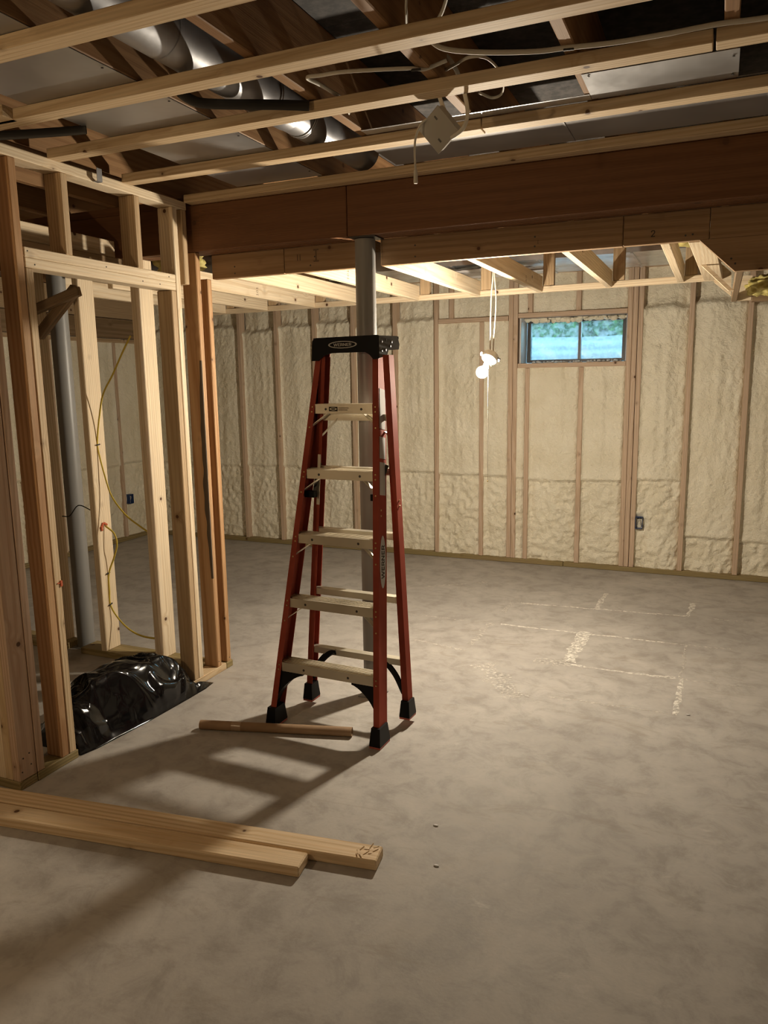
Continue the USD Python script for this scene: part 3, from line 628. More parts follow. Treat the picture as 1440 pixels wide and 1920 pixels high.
ry = lambda z: RB['y0']+(RB['y1']-.035-RB['y0'])*z/1.75
rw = lambda z: RB['w0']+(RB['w1']-RB['w0'])*z/1.75
for s_ in (-1, 1):
    lput('front_rail', channel(s_, (s_*hw(.03), AF*.03, .03), (s_*hw(ztop), AF*ztop, ztop), .0285, .082), fiberglass)
    lput('rear_rail', channel(s_, (XO+s_*rw(rz0+.03), ry(rz0+.03), rz0+.03), (XO+s_*rw(ztop-.03), ry(ztop-.03), ztop-.03), .030, .052), fiberglass)
def rivet(x, y, z, d, m=brass, r=.0045):
    return lathe([(0, .0022), (r*.7, .0018), (r, 0), (r, -.002)], (x, y, z), d, 10)
for i, z in enumerate(SZ):
    w, y = hw(z), AF*z; wi_ = w+.0245
    sec = Polygon([(0, 0), (.078, 0), (.078, -.020), (.075, -.020), (.075, -.003), (.003, -.003), (.003, -.043), (0, -.043)])
    st = extrude(sec, 2*wi_, np.array([[0, 1, 0], [0, 0, 1], [1, 0, 0]], float).T, (-wi_, y+.006, z))
    tread = [boxm(-wi_+.004, wi_-.004, y+.006+.010+.014*k, y+.006+.016+.014*k, z-.001, z+.0022) for k in range(5)]
    # the tread face stands a little proud between the flanges
    nose = boxm(-w+.001, w-.001, y-.001, y+.007, z-.042, z+.001)
    sp = lput('step', cat(st, nose, *tread), alum)
    for s_ in (-1, 1):
        fr = .62 if i else (.42 if s_ < 0 else .55)
        lput('bolt', rivet(s_*w*fr+(-.02 if i == 0 else 0), y-.0012, z-.022, (0, -1, 0), r=.006), steel_dark, parent=sp)
        for k in (-.012, -.034):
            lput('rivet', rivet(s_*(hw(z+k)+.013), AF*(z+k)-.0004, z+k, (0, -1, 0)), brass)
        if i:
            # strap brace from the underside of the step to the rail
            a0 = np.array([s_*(w-.055), y+.010, z-.043]); a1 = np.array([s_*(hw(z-.105)+.022), AF*(z-.105)+.010, z-.105])
            lput('step_brace', place(rbox(np.linalg.norm(a1-a0), .028, .003, .0008), frame(a1-a0, (0, 1, 0)), (a0+a1)/2+np.array([0, .014, 0])), alum)
            lput('rivet', rivet(s_*(hw(z-.105)+.014), AF*(z-.105)-.0004, z-.105, (0, -1, 0)), brass)
for i, z in enumerate([.312, .610, .908, 1.206, 1.452]):
    w, y = rw(z), ry(z)
    b = cat(boxm(XO-w-.023, XO+w+.023, y+.005, y+.045, z-.003, z), boxm(XO-w-.023, XO+w+.023, y+.005, y+.008, z-.030, z-.003))
    lput('rear_bar', b, alum)
    if i == 4:
        for s_ in (-1, 1):
            a0 = np.array([XO+s_*(w-.075), y+.012, z-.02]); a1 = np.array([XO+s_*(w+.018), y+.012, z-.105])
            lput('step_brace', place(rbox(np.linalg.norm(a1-a0), .022, .003, .0008), frame(a1-a0, (0, 1, 0)), (a0+a1)/2), alum)
# curved black corner braces at the foot
def corner(s_, x_in, x_out, z_top, z_bot, y0, dy, th):
    t = np.linspace(0, 1, 12)
    inner = [(x_in+(x_out-x_in)*(np.sin(u*np.pi/2)**1.25), z_top-th*.5-(z_top-z_bot)*(1-np.cos(u*np.pi/2))**.9) for u in t]
    pl = [(x_in, z_top)]+inner+[(x_out+.004, z_bot), (x_out+.004, z_top-.0)]
    outer = [(x_out+.004, z_bot), (x_out+.004, z_top)]
    p = Polygon([(x_in, z_top)]+inner+outer).buffer(0)
    if p.geom_type != 'Polygon': p = max(p.geoms, key=lambda g: g.area)
    if s_ < 0: p = affinity.scale(p, -1, 1, origin=(0, 0))
    v = extrude(p, dy, np.array([[1, 0, 0], [0, 0, 1], [0, -1, 0]], float).T, (0, 0, 0))
    q = v.vertices.copy(); q[:, 1] += y0(q[:, 2])+dy; lim = hw(q[:, 2])+.0235; q[:, 0] = np.clip(q[:, 0], -lim, lim); v.vertices = q; return v
for s_ in (-1, 1):
    lput('corner_brace', corner(s_, hw(.26)-.115, hw(.1)+.022, .262, .075, lambda z: AF*z+.010, .050, .018), black_plastic)
    # rear: a bent arm from the bottom bar to the rail
    z1_, w_ = .285, rw(.285)
    pth = [(XO+s_*(w_-.125), ry(.285)+.012, .298), (XO+s_*(w_-.085), ry(.27)+.012, .288), (XO+s_*(w_-.030), ry(.22)+.012, .232), (XO+s_*(w_+.014), ry(.15)+.012, .150)]
    lput('corner_brace', tube(pth, .016, 8, 6, .55), black_plastic, smooth=30)
    lput('bolt', rivet(XO+s_*(w_-.112), ry(.29)+.003, .290, (0, -1, 0), r=.006), steel_dark)
# feet
def boot(name, cx, cy, z0, dx, dy, h, parent_label=None):
    pts = [(cx+a*dx*.5*k, cy+b*dy*.5*k, z) for a in (-1, 1) for b in (-1, 1) for k, z in ((1.0, z0+.010), (1.0, z0+.016), (.78, z0+h))]
    f_ = lput(name, trimesh.Trimesh(pts).convex_hull, black_plastic)
    lput('red_pad', boxm(cx-dx*.49, cx+dx*.49, cy-dy*.49, cy+dy*.49, z0+.001, z0+.0105), sticker_red, parent=f_)
for s_ in (-1, 1):
    boot('front_foot', s_*(hw(.04)+.013), AF*.04+.036, 0, .054, .104, .092)
    boot('rear_foot', XO+s_*(rw(.04)+.013), ry(.06)+.024, rz0, .052, .080, .088)
# top cap
zc0 = 1.800; yc0 = AF*1.715-.012; wc = hw(1.72)+.036; D = .150
arch = Polygon([(-wc-.010, 1.697), (-wc-.003, 1.786), (-wc+.006, zc0-.003), (-wc+.016, zc0), (wc-.004, zc0+.003), (wc, zc0), (wc+.002, 1.700), (wc-.026, 1.697), (wc-.044, 1.717), (wc-.066, 1.730), (-wc+.098, 1.730), (-wc+.060, 1.722), (-wc+.034, 1.704), (-wc+.026, 1.697)])
cp = lput('top_cap', cat(extrude(arch, .010, np.array([[1, 0, 0], [0, 0, 1], [0, -1, 0]], float).T, (0, yc0+.010, 0)),
    extrude(Polygon([(-wc-.002, yc0+.009), (wc, yc0+.009), (wc+.032, yc0+D), (-wc-.002, yc0+D)]), .012, np.eye(3), (0, 0, zc0-.012)), boxm(-wc-.004, -wc+.004, yc0+.009, yc0+D, 1.72, zc0-.010)), black_cap)
side = Polygon([(.004, 1.702), (.004, zc0), (D-.012, zc0+.002), (D+.002, 1.765), (D-.004, 1.742), (.072, 1.738), (.060, 1.712)])
def flare(m):
    m = m.copy(); q = m.vertices.copy(); q[:, 0] += np.clip((q[:, 1]-yc0-.01)/D, 0, 1)*.034*(q[:, 0] > 0); m.vertices = q; return m
lput('cap_end', flare(extrude(side, .008, np.array([[0, 1, 0], [0, 0, 1], [1, 0, 0]], float).T, (wc-.005, yc0, 0))), grey_cap, label='grey riveted end of the cap')
for k, (a_, b_) in enumerate([(.025, 1.775), (.055, 1.782), (.095, 1.775), (.025, 1.735), (.052, 1.738), (.085, 1.756)]):
    lput('cap_rivet', rivet(wc+.0034+max(a_-.01, 0)/D*.034, yc0+a_, b_, (1, 0, 0), r=.0075), steel_dark)
lput('tool_slot', boxm(-wc+.10, -wc+.22, yc0+.03, yc0+.10, zc0, zc0+.002), steel_dark)
# name plates
def ellipse(a_, b_, n=48): return Polygon([(a_*math.cos(t), b_*math.sin(t)) for t in np.linspace(0, 2*np.pi, n, endpoint=False)])
FR = np.array([[1, 0, 0], [0, 0, 1], [0, -1, 0]], float).T
lo = (-.012, yc0-.0004, 1.766)
lp = lput('name_plate', extrude(ellipse(.074, .0165).difference(ellipse(.066, .0125)), .0012, FR, lo), silver_print, label='oval silver name plate')
tx = meshkit.text_mesh('WERNER', .0125, .0012, bold=True); tx.apply_translation([-tx.bounds[:, 0].mean(), -tx.bounds[:, 1].mean(), 0]); sx = .092/(tx.bounds[1, 0]-tx.bounds[0, 0]); tx.vertices *= [sx, 1, 1]
lput('lettering', place(tx, FR, lo), silver_print, parent=lp)
# small maker's print on the top step
z5 = SZ[4]; y5 = AF*z5-.0013
ms = lput('step_print', extrude(sbox(-.075, -.010, -.030, .010), .0006, FR, (0, y5, z5-.021)), ink, label='dark printed mark on the top step')
lput('lettering', extrude(ellipse(.018, .006).difference(ellipse(.013, .0035)), .0006, FR, (-.052, y5-.0006, z5-.021)), alum, parent=ms)
for k in range(2): lput('lettering', extrude(sbox(-.026, .003-.009*k, .028-.006*k, .006-.009*k), .0006, FR, (0, y5-.0006, z5-.021)), ink_soft, parent=ms)
# stickers on the outside of the right front rail
slope = -KW; 
def rail_pt(z): return np.array([hw(z)+.0286, AF*z+.041, z])
Ds = rail_pt(1.5)-rail_pt(.5); Ds /= np.linalg.norm(Ds)
RS = np.stack([np.cross(Ds, (1, 0, 0))*-1, Ds, (1, 0, 0)], 1).astype(float)
RS[:, 0] = np.cross(RS[:, 1], RS[:, 2]); 
for z0_, z1_, m in ((1.384, 1.566, sticker), (1.254, 1.352, sticker), (1.092, 1.240, sticker)):
    c_ = rail_pt((z0_+z1_)/2)
    lput('warning_sticker', extrude(sbox(-.030, -(z1_-z0_)/2, .030, (z1_-z0_)/2), .0008, RS, c_+np.array([.0004, 0, 0])), m)
c_ = rail_pt(.80)
ov = lput('name_sticker', extrude(ellipse(.030, .118), .0008, RS, c_+np.array([.0004, 0, 0])), sticker, label='tall oval white sticker with the maker name')
tx = meshkit.text_mesh('WERNER', .030, .0006, bold=True); tx.apply_translation([-tx.bounds[:, 0].mean(), -tx.bounds[:, 1].mean(), 0]); tx.vertices *= [.150/(tx.bounds[1, 0]-tx.bounds[0, 0]), 1, 1]
q = tx.vertices.copy(); tx.vertices = np.stack([-q[:, 1], q[:, 0], q[:, 2]], 1)
lput('lettering', place(tx, RS, c_+np.array([.0012, 0, 0])), ink, parent=ov)
# spreaders, folded
for s_ in (-1, 1):
    zf = 1.085; xf = s_*(hw(zf)+.018)
    lput('spreader_bracket', boxm(min(xf, xf-s_*.050), max(xf, xf-s_*.050), AF*zf+.040, AF*zf+.072, zf-.020, zf+.010), black_plastic)
    a0, a1 = np.array([s_*(hw(1.08)-.020), AF*1.08+.062, 1.075]), np.array([XO+s_*(rw(1.20)-.004), ry(1.20)-.012, 1.225])
    lput('spreader_arm', place(rbox(np.linalg.norm(a1-a0), .018, .004, .001), frame(a1-a0, (1, 0, 0)), (a0+a1)/2), steel_dark)
    if s_ > 0: continue
    a2 = np.array([XO+s_*(rw(1.05)-.003), ry(1.05)-.010, 1.045])
    lput('spreader_arm', place(rbox(np.linalg.norm(a1-a2)+.06, .016, .004, .001), frame(a1-a2, (1, 0, 0)), (a1+a2)/2+np.array([0, -.006, .01])), alum)
for z in (1.03, 1.005): 
    lput('rivet', rivet(hw(z)+.0295, AF*z+.024, z, (1, 0, 0)), brass); lput('rivet', rivet(XO+rw(z)+.031, ry(z)+.024, z+.03, (1, 0, 0)), brass)

# ------------------------------------------------------------------ pendant bulbs
def pendant(label, c, ax, glow, cord_to, chain_len, right):
    c, ax = np.array(c, float), np.array(ax, float)/np.linalg.norm(ax)
    t = thing('pendant_bulb', label, 'light bulb', tuple(c))
    h0 = c-ax*.128                                  # back of the lampholder
    put(t, 'lampholder', lathe([(0, 0), (.026, 0), (.040, .004), (.044, .010), (.044, .036), (.042, .040), (.030, .041), (.020, .043), (0, .043)], h0, ax, 40), white_plastic, smooth=35)
    R = frame(ax, right)
    for s_ in (-1, 1):
        put(t, 'mounting_tab', place(rbox(.012, .016, .026, .002), R, h0+ax*.020+R[:, 1]*s_*.050), steel_dark if s_ > 0 else white_plastic)
    put(t, 'socket', lathe([(.017, .040), (.0185, .046), (.0185, .062), (.016, .066), (.0145, .080), (.0145, .084)], h0, ax, 28), white_plastic, smooth=35)
    put(t, 'bulb_collar', lathe([(.013, .080), (.0165, .094), (.0235, .110)], h0, ax, 28), white_plastic, smooth=True)
    prof = [(.0235, .1095)]+[(.033*math.cos(a_), .130+.033*math.sin(a_)*(1.0)) for a_ in np.linspace(-.72, np.pi/2, 14)]
    put(t, 'globe', lathe(prof, h0, ax, 32), glow, smooth=True)
    for k in (-.010, .010):
        e = np.array(cord_to)+R[:, 1]*k*.5
        mid = (h0+e)/2+R[:, 1]*k*1.2+np.array([.004, 0, .05])
        put(t, 'cord', tube([h0+R[:, 1]*k-ax*.001, h0+R[:, 1]*k*.9+np.array([0, 0, .05]), mid, e-np.array([0, 0, .04]), e], .0042, 8, 8), cable_white, smooth=True)
    if chain_len:
        p0 = h0+ax*.062+R[:, 1]*.0185
        p1 = c+np.array([.036, -.008, .010])
        put(t, 'pull_string', tube([p0, (p0+p1)/2+np.array([.01, 0, .004]), p1, p1-np.array([0, 0, chain_len*.5]), p1-np.array([0, 0, chain_len])], .0012, 6, 6), cable_white, smooth=True)
        put(t, 'pull_bead', trimesh.creation.icosphere(2, .004).apply_translation(p1-np.array([0, 0, chain_len+.003])), brass, smooth=True)
pendant('lit bare bulb hanging from the soffit on a white cord', (-1.176, 4.06, 1.640), (-.23, -.62, -.75), bulb_glow, (-1.128, 4.10, 2.185), .60, (.9, .1, -.3))
pendant('second lit bare bulb near the corner behind the viewer', (-2.25, .25, 1.75), (-.1, 0, -1), bulb_glow_b, (-2.25, .25, 2.52), 0, (1, 0, 0))

# ------------------------------------------------------------------ overhead: ducts, sheet metal, cables
rd = thing('round_duct', 'round galvanized duct running between the ceiling joists', 'duct', (-1.535, 1.4, 2.615))
segs = [((-1.53, -.5), (-1.53, 1.95), .078), ((-1.53, 1.93), (-1.53, 2.52), .0765), ((-1.53, 2.50), (-1.528, 2.66), .079), ((-1.528, 2.64), (-1.522, 2.76), .077), ((-1.522, 2.74), (-1.515, 2.95), .080), ((-1.515, 2.93), (-1.51, 3.30), .077)]
for (a_, b_, r_) in segs:
    A_, B_ = np.array([*a_, 2.606]), np.array([*b_, 2.606]); L_ = np.linalg.norm(B_-A_)
    put(rd, 'duct_section', lathe([(r_-.002, 0), (r_, .001), (r_, .010), (r_+.0015, .012), (r_+.0015, .016), (r_, .018), (r_, L_-.001), (r_-.002, L_)], A_, B_-A_, 36), galv_pipe, smooth=30)
def sheet(name, label, x0, x1, y0, y1, z, m, dent=.0, seed=0, flange=False, th=.0012):
    nx, ny = max(int((x1-x0)/.03), 2), max(int((y1-y0)/.03), 2)
    X, Y = np.meshgrid(np.linspace(x0, x1, nx), np.linspace(y0, y1, ny)); Z = z+dent*(fbm(np.stack([X*4, Y*4, X*0+seed], -1), 3, seed)-.5)-dent
    i = np.arange(nx*ny).reshape(ny, nx); a_, b_, c_, e = i[:-1, :-1].ravel(), i[:-1, 1:].ravel(), i[1:, 1:].ravel(), i[1:, :-1].ravel()
    F = np.vstack([np.c_[a_, c_, b_], np.c_[a_, e, c_]]); n = nx*ny
    V = np.vstack([np.stack([X, Y, Z], -1).reshape(-1, 3), np.stack([X, Y, Z+th], -1).reshape(-1, 3)])
    rim = [(i[0, k], i[0, k+1]) for k in range(nx-1)]+[(i[-1, k+1], i[-1, k]) for k in range(nx-1)]+[(i[k+1, 0], i[k, 0]) for k in range(ny-1)]+[(i[k, -1], i[k+1, -1]) for k in range(ny-1)]
    S = [f for p, q in rim for f in ((p, q, q+n), (p, q+n, p+n))]
    t = thing(name, label, 'sheet metal', ((x0+x1)/2, (y0+y1)/2, z))
    put(t, 'sheet', trimesh.Trimesh(V, np.vstack([F, F[:, ::-1]+n, S]), process=False), m, smooth=40)
    return t
ps = sheet('metal_sheet', 'wide galvanized sheet nailed under the joists at upper left', -2.150, -1.695, .2, 3.250, 2.5228, galvanized, .0018, 1)
for y in (1.9, 2.2, 2.6, 2.95, 3.15): put(ps, 'screw', lathe([(0, -.002), (.004, -.001), (.004, .001)], (-1.705, y, 2.5165), (0, 0, 1), 10), steel_dark)
pm = sheet('metal_sheet', 'square bright sheet metal patch at upper right between two strips', -.440, .006, 2.585, 2.815, 2.5228, galvanized, .0015, 2)
for x, y in ((-.42, 2.60), (-.01, 2.63), (-.01, 2.78)): put(pm, 'screw', lathe([(0, -.002), (.004, -.001), (.004, .001)], (x, y, 2.5185), (0, 0, 1), 10), steel_dark)
sheet('metal_flashing', 'narrow shiny metal strip across the joists beside the hanging box', -1.275, -.442, 2.765, 2.822, 2.5228, foil, .001, 3)
sheet('metal_flashing', 'thin metal flange along the top right strip', -.42, 1.2, 2.8165, 2.823, 2.5228, galvanized, .0005, 4)
du = sheet('metal_sheet', 'long dull grey duct bottom beside the dark beam', -1.33, 2.2, 2.905, 3.250, 2.5228, galv_dull, .0015, 5)
for x in (-.57, .1): put(du, 'seam', boxm(x-.003, x+.003, 2.91, 3.245, 2.518, 2.5222), galv_dull)
st_ = thing('bridging_strap', 'black flat strap crossing under the round duct', 'strap', (-1.48, 2.3, 2.53))
put(st_, 'strap', tube([(-1.69, 2.225, 2.560), (-1.660, 2.243, 2.532), (-1.60, 2.268, 2.514), (-1.40, 2.350, 2.506), (-1.29, 2.395, 2.500)], .017, 10, 8, .22), cable_black, smooth=30)
st_ = thing('bridging_strap', 'black flat strap ending at the top of the left partition', 'strap', (-2.3, 2.2, 2.53))
put(st_, 'strap', tube([(-2.47, 2.170, 2.503), (-2.35, 2.212, 2.505), (-2.22, 2.250, 2.506), (-2.135, 2.275, 2.508)], .016, 10, 8, .22), cable_black, smooth=30)
bk_ = thing('metal_bracket', 'small shiny bracket on the left partition top plate', 'bracket', (-2.44, 2.70, 2.5))
put(bk_, 'plate', cat(boxm(-2.478, -2.452, 2.655, 2.685, 2.452, 2.4535), boxm(-2.4545, -2.4525, 2.655, 2.685, 2.4525, 2.505)), galvanized)

def stp(p): return (p, (1, .2, 0), (0, 1, 0))
cable('ceiling_cable', 'white cable stapled along the joists toward the upper right corner', [(-.82, 2.10, 2.545), (-.79, 2.139, 2.530), (-.757, 2.20, 2.514), (-.668, 2.263, 2.511), (-.53, 2.325, 2.511), (-.437, 2.354, 2.516), (-.317, 2.366, 2.512), (-.178, 2.372, 2.512), (-.047, 2.380, 2.516), (.10, 2.386, 2.512), (.5, 2.38, 2.512)], cable_white, .0075, .5, [stp((-.437, 2.354, 2.511))])
cable('ceiling_cable', 'white cable bending over the furring strip left of the hanging box', [(-.80, 2.36, 2.545), (-.862, 2.333, 2.522), (-.893, 2.294, 2.516), (-.995, 2.258, 2.516), (-1.088, 2.23, 2.516), (-1.16, 2.23, 2.518), (-1.221, 2.256, 2.530), (-1.215, 2.323, 2.532), (-1.211, 2.40, 2.534), (-1.211, 2.477, 2.536), (-1.25, 2.618, 2.536)], cable_white, .0062, .55, [stp((-.876, 2.30, 2.511))])
cable('ceiling_cable', 'long cable loop dangling at the top edge of the picture', [(-.764, 1.85, 2.68), (-.768, 1.948, 2.585), (-.799, 2.03, 2.552), (-.829, 2.12, 2.545), (-.81, 2.17, 2.545), (-.765, 2.144, 2.552), (-.713, 2.079, 2.560), (-.669, 1.993, 2.585), (-.64, 1.9, 2.69)], cable_white, .0062, .6)
cable('ceiling_cable', 'round loop of thin cable right of the hanging box', [(-.86, 2.50, 2.57), (-.795, 2.436, 2.56), (-.742, 2.405, 2.56), (-.70, 2.429, 2.56), (-.688, 2.524, 2.56), (-.701, 2.648, 2.56), (-.733, 2.742, 2.56), (-.772, 2.762, 2.56), (-.80, 2.70, 2.562)], cable_white, .0055, .6)
jb = thing('junction_box', 'white electrical box hanging by two cables below the ceiling strips', 'electrical box', (-.88, 2.52, 2.41))
bc = np.array([-.880, 2.535, 2.412])
tocam = np.array([0, 0, 1.6])-bc; tocam /= np.linalg.norm(tocam); tocam = tocam+.45*np.array([-1., 0, 0])+np.array([0, 0, -.12]); tocam /= np.linalg.norm(tocam)
e1 = np.array([.066, .0, .052]); Rj = frame(tocam, e1)
put(jb, 'box', place(rbox(.036, .098, .098, .004), Rj, bc), box_grey)
put(jb, 'cover', place(rbox(.003, .103, .103, .001), Rj, bc+Rj[:, 0]*.0196), box_grey)
for a_, b_ in ((.02, .03), (-.018, -.026)): put(jb, 'cover_slot', place(rbox(.001, .006, .014, .0002), Rj, bc+Rj[:, 0]*.0214+Rj[:, 1]*a_+Rj[:, 2]*b_), steel_dark)
topc = bc+Rj[:, 1]*.049
put(jb, 'cable', tube([(-.882, 2.50, 2.64), (-.892, 2.525, 2.575), (-.886, 2.53, 2.52), tuple(topc+np.array([-.006, 0, -.012]))], .0068, 8, 8, .55), cable_white, smooth=True)
rc = bc-Rj[:, 2]*.0 + np.array([.052, .0, -.020])
put(jb, 'cable', tube([(-.906, 2.50, 2.645), (-.846, 2.50, 2.612), (-.804, 2.50, 2.544), (-.784, 2.50, 2.479), (-.778, 2.50, 2.431), (-.793, 2.505, 2.395), (-.832, 2.52, 2.378), (-.85, 2.53, 2.38)], .0068, 8, 8, .55), cable_white, smooth=True)
lc = bc+Rj[:, 1]*.0
put(jb, 'pull_cord', tube([(-.905, 2.52, 2.44), (-.922, 2.505, 2.436), (-.942, 2.50, 2.416), (-.957, 2.50, 2.374), (-.958, 2.50, 2.317), (-.956, 2.50, 2.283)], .0036, 8, 8), cable_white, smooth=True)
put(jb, 'cord_end', lathe([(0, 0), (.006, 0), (.0075, .004), (.006, .042), (0, .043)], (-.956, 2.50, 2.243), (0, 0, 1), 16), cable_white, smooth=35)

# duct and wrapped insulation above the soffit
td = thing('trunk_duct', 'shiny foil-faced duct above the soffit joists', 'duct', (-1.2, 5.6, 2.37))
put(td, 'body', boxm(-2.35, -.08, 5.25, 5.95, 2.380, 2.515), foil)
for x in (-1.75, -1.15, -.55): put(td, 'seam', boxm(x-.008, x+.008, 5.25, 5.95, 2.373, 2.380), foil)
s0 = trimesh.creation.icosphere(3, 1.0); s0.vertices = s0.vertices*np.array([.40, .16, .022])*(1+.5*(fbm(s0.vertices*2.3, 3, 2)-.5)[:, None]*2)+np.array([-1.50, 5.42, 2.345])
top('duct_wrap', s0, wrap, 'loose white duct wrap sagging above the soffit near the bulb cord', 'insulation', smooth=True)
td2 = thing('round_duct', 'dark round duct crossing above the soffit at left', 'duct', (-3, 4.6, 2.42))
put(td2, 'duct_section', lathe([(0, 0), (.085, 0), (.085, 1.9), (0, 1.9)], (-4.3, 4.6, 2.42), (1, .05, 0), 30), galv_pipe, smooth=40)

# marks on the header
def mark(parent, txt, h, x, z, y, m=ink_soft, rot=0):
    q = meshkit.text_mesh(txt, h, .0006); 
    if rot: q.apply_transform(trimesh.transformations.rotation_matrix(rot, [0, 0, 1]))
    put(parent, 'pencil_mark', place(q, FR, (x, y, z)), m)
hy = HY-.0192
mark(sf, '2', .026, -.292, 2.168, hy, ink); mark(sf, 'I', .014, -.76, 2.180, hy, ink_soft); mark(sf, '=', .05, -1.93, 2.19, hy, ink_soft, 1.57); mark(sf, 'I', .06, -1.87, 2.185, hy)
nails(sf, [(x, hy, z) for x, z in ((-.155, 2.163), (-.128, 2.165), (-2.33, 2.195), (-2.33, 2.162), (-1.885, 2.17), (-1.86, 2.21), (-.77, 2.21), (-.77, 2.17), (-1.33, 2.22), (-1.33, 2.17), (.02, 2.06), (.035, 2.04))], (0, -1, 0), .004)
JT = np.array([[0, 1, 0], [0, 0, 1], [1, 0, 0]], float).T
for x, txt, yy in ((-1.93, '10101', 3.95), (-2.775, '101', 4.35), (-1.075, '40', 4.55)):
    q = meshkit.text_mesh(txt, .022, .0005); q.apply_transform(trimesh.transformations.rotation_matrix(1.57, [0, 0, 1])); put(sf, 'lumber_stamp', place(q, JT, (x+.0188, yy, 2.152)), ink_soft)

# ------------------------------------------------------------------ on the floor
def loose(label, A, B, w):
    t = thing('lumber_board', label, 'board', ((A[0]+B[0])/2, (A[1]+B[1])/2, 0)); board(t, 'plank', A, B, (-(B[1]-A[1]), B[0]-A[0], 0), w, .038, W_pine2, c=.004); return t
W_pine2 = wood('wood_loose', (.74, .57, .37), (.57, .39, .21), ring=16.)
u_ = np.array([1.250, .168, 0]); u_ /= np.linalg.norm(u_); nv = np.array([-u_[1], u_[0], 0])
e1_ = np.array([-1.181, 1.994, .0192]); loose('front loose pine board on the floor, the shorter of the pair', e1_-u_*2.3, e1_, .086)
e2_ = np.array([-.960, 2.121, .0192]); loose('rear loose pine board on the floor with a splintered end', e2_-u_*2.3, e2_, .086)
g = np.random.default_rng(5)
sp_ = thing('wood_splinter', 'small wood splinters on the end of the rear loose board', 'splinter', (-.98, 2.12, .038))
for k in range(5):
    p = e2_+np.array([-.02-.012*k, .018-.012*k, .0225]); d = g.normal(size=3)*[1, 1, .6]; d[2] = abs(d[2]); d /= np.linalg.norm(d)
    put(sp_, 'splinter', place(rbox(.022, .004, .003, .0006), frame(d+np.array([0, 0, .5*(k % 2)]), (1, .1, .2)), p+np.array([0, 0, .004+.009*(k % 2)])), W_pine2)
tb = thing('cardboard_tube', 'brown cardboard tube lying on the floor under the ladder', 'tube', (-1.8, 2.82, 0))
A_, B_ = np.array([-2.150, 2.735, .0225]), np.array([-1.452, 2.928, .0225]); L_ = np.linalg.norm(B_-A_)
put(tb, 'tube', lathe([(.0185, .0), (.0215, .0), (.0217, .1), (.0214, .28), (.0217, .5), (.0215, L_), (.0185, L_), (.0185, .0)], A_, B_-A_, 28), cardboard, smooth=40)
put(tb, 'tape', lathe([(.0219, .155), (.0221, .156), (.0221, .198), (.0219, .20)], A_, B_-A_, 28), tape_clear, smooth=40)
for k, (x, y) in enumerate([(-.78, 2.18), (-.86, 2.40), (-.05, 3.72), (-2.1, 3.35)]):
    s = trimesh.creation.icosphere(1, 1.0); s.vertices *= [.010, .005, .003]; s.apply_translation([x, y, .0028])
    top('floor_crumb', s, jamb_white, ['tiny pale chip on the floor beside the rear board end', 'tiny pale chip on the floor between ladder and board', 'small cream foam crumb on the open floor at right', 'small pale chip on the floor by the partition end'][k], 'debris', smooth=True)

# bag of black plastic
nx, ny = 150, 170
Yg = np.linspace(2.325, 3.225, ny); 
xfront = np.interp(Yg, [2.32, 2.40, 2.72, 3.0, 3.14, 3.225], [-2.482, -2.462, -2.432, -2.420, -2.418, -2.43])
hY = np.interp(Yg, [2.325, 2.36, 2.45, 2.6, 2.8, 2.95, 3.05, 3.12, 3.18, 3.225], [.14, .225, .245, .252, .254, .240, .195, .115, .05, .0])
S = np.linspace(0, 1, nx)[:, None]; xback = np.interp(Yg, [2.32, 2.6, 3.0, 3.105, 3.225], [-2.80, -2.90, -3.0, -2.475, -2.472])
X = xfront[None, :]+(xback-xfront)[None, :]*S**1.25; Y = np.repeat(Yg[None, :], nx, 0)
ss = lambda t: np.clip(t, 0, 1)**2*(3-2*np.clip(t, 0, 1))
dist = (xfront[None, :]-X)
P = np.stack([X, Y, X*0], -1); wrp = (fbm(P*3.2, 2, 3)-.5)[..., None]*np.array([.5, .5, 0]); P2 = P+wrp
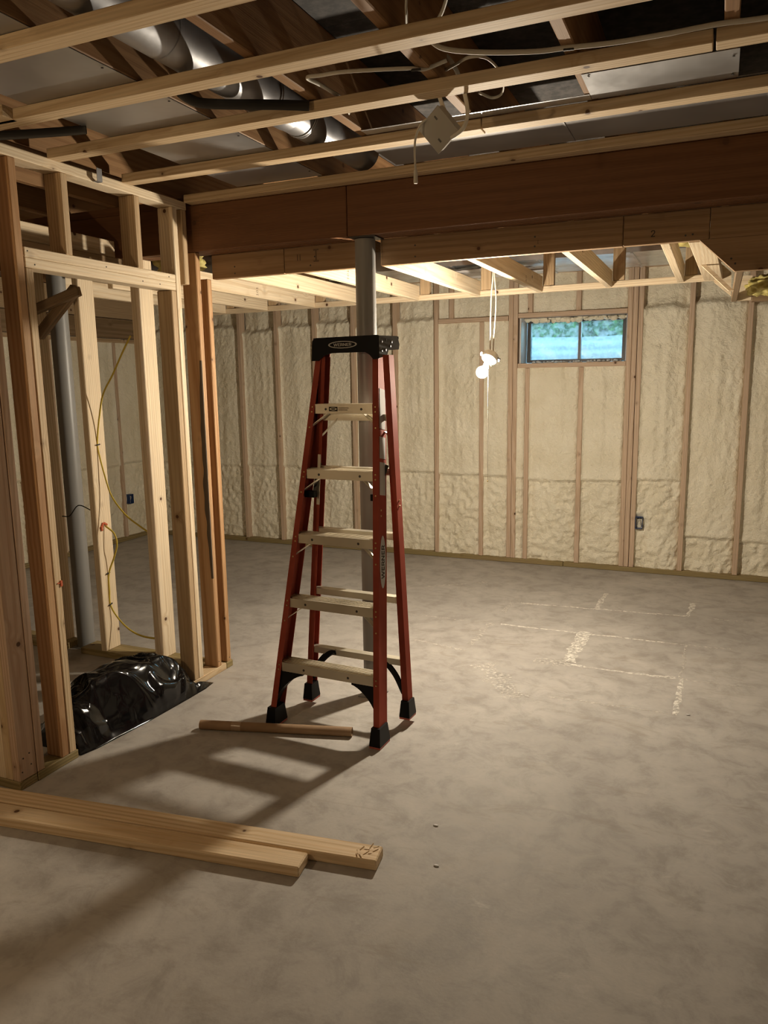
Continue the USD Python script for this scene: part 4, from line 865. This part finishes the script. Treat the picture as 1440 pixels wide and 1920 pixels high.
from scipy.interpolate import LinearNDInterpolator
gb = np.random.default_rng(21)
def crumple(n, sx, sy, amp):
    q = np.c_[gb.uniform(-3.3, -2.2, n), gb.uniform(2.1, 3.4, n)]; ca = np.array([[.8, .6], [-.6, .8]])
    f = LinearNDInterpolator(q@ca*[sx, sy], gb.uniform(-1, 1, n)); w = (P2[..., :2]@ca)*[sx, sy]
    return amp*np.nan_to_num(f(w))
crump = crumple(90, 1.0, 2.2, .040)+crumple(260, 1.6, 1.0, .020)+crumple(700, 1.0, 1.0, .008)
rid2 = .5+.5*np.clip(crump/.04, -1, 1)
face = ss(dist/.13)
Hh = hY[None, :]*(.30*ss(dist/.035)+.70*face)*(1-.85*ss((S-.55)/.45))
Hh = Hh+crump*ss(dist/.05)*np.clip(hY/.2, 0, 1)[None, :]*(1-.6*ss((S-.7)/.3))
Hh = np.maximum(Hh, .003+.0*X); Hh[0, :] = .001; Hh[-1, :] = .001; Hh[:, -1] = .001
Xo = X+(.036*(rid2-.5)+.014*(fbm(np.stack([Y*8, Hh*9, X*0], -1), 3, 6)-.5))*np.exp(-dist/.07)*ss(Hh/.05)
V = np.stack([Xo, Y, Hh], -1).reshape(-1, 3); i = np.arange(nx*ny).reshape(nx, ny); a_, b_, c_, e = i[:-1, :-1].ravel(), i[:-1, 1:].ravel(), i[1:, 1:].ravel(), i[1:, :-1].ravel()
bg = trimesh.Trimesh(V, np.vstack([np.c_[a_, b_, c_], np.c_[a_, c_, e]]), process=False)
# near end wall of the bag
k0 = i[:, 0]; base = V[k0].copy(); base[:, 2] = .001; n0 = len(V); V2 = np.vstack([V, base]); F2 = []
for j in range(nx-1): F2 += [(k0[j], k0[j+1], n0+j+1), (k0[j], n0+j+1, n0+j)]
bg = trimesh.Trimesh(V2, np.vstack([bg.faces, F2]), process=False); bg.fix_normals()
tbag = thing('trash_bag', 'crumpled shiny black plastic bag on the floor in the doorway', 'trash bag', (-2.7, 2.75, 0))
put(tbag, 'film', bg, black_gloss, smooth=50)
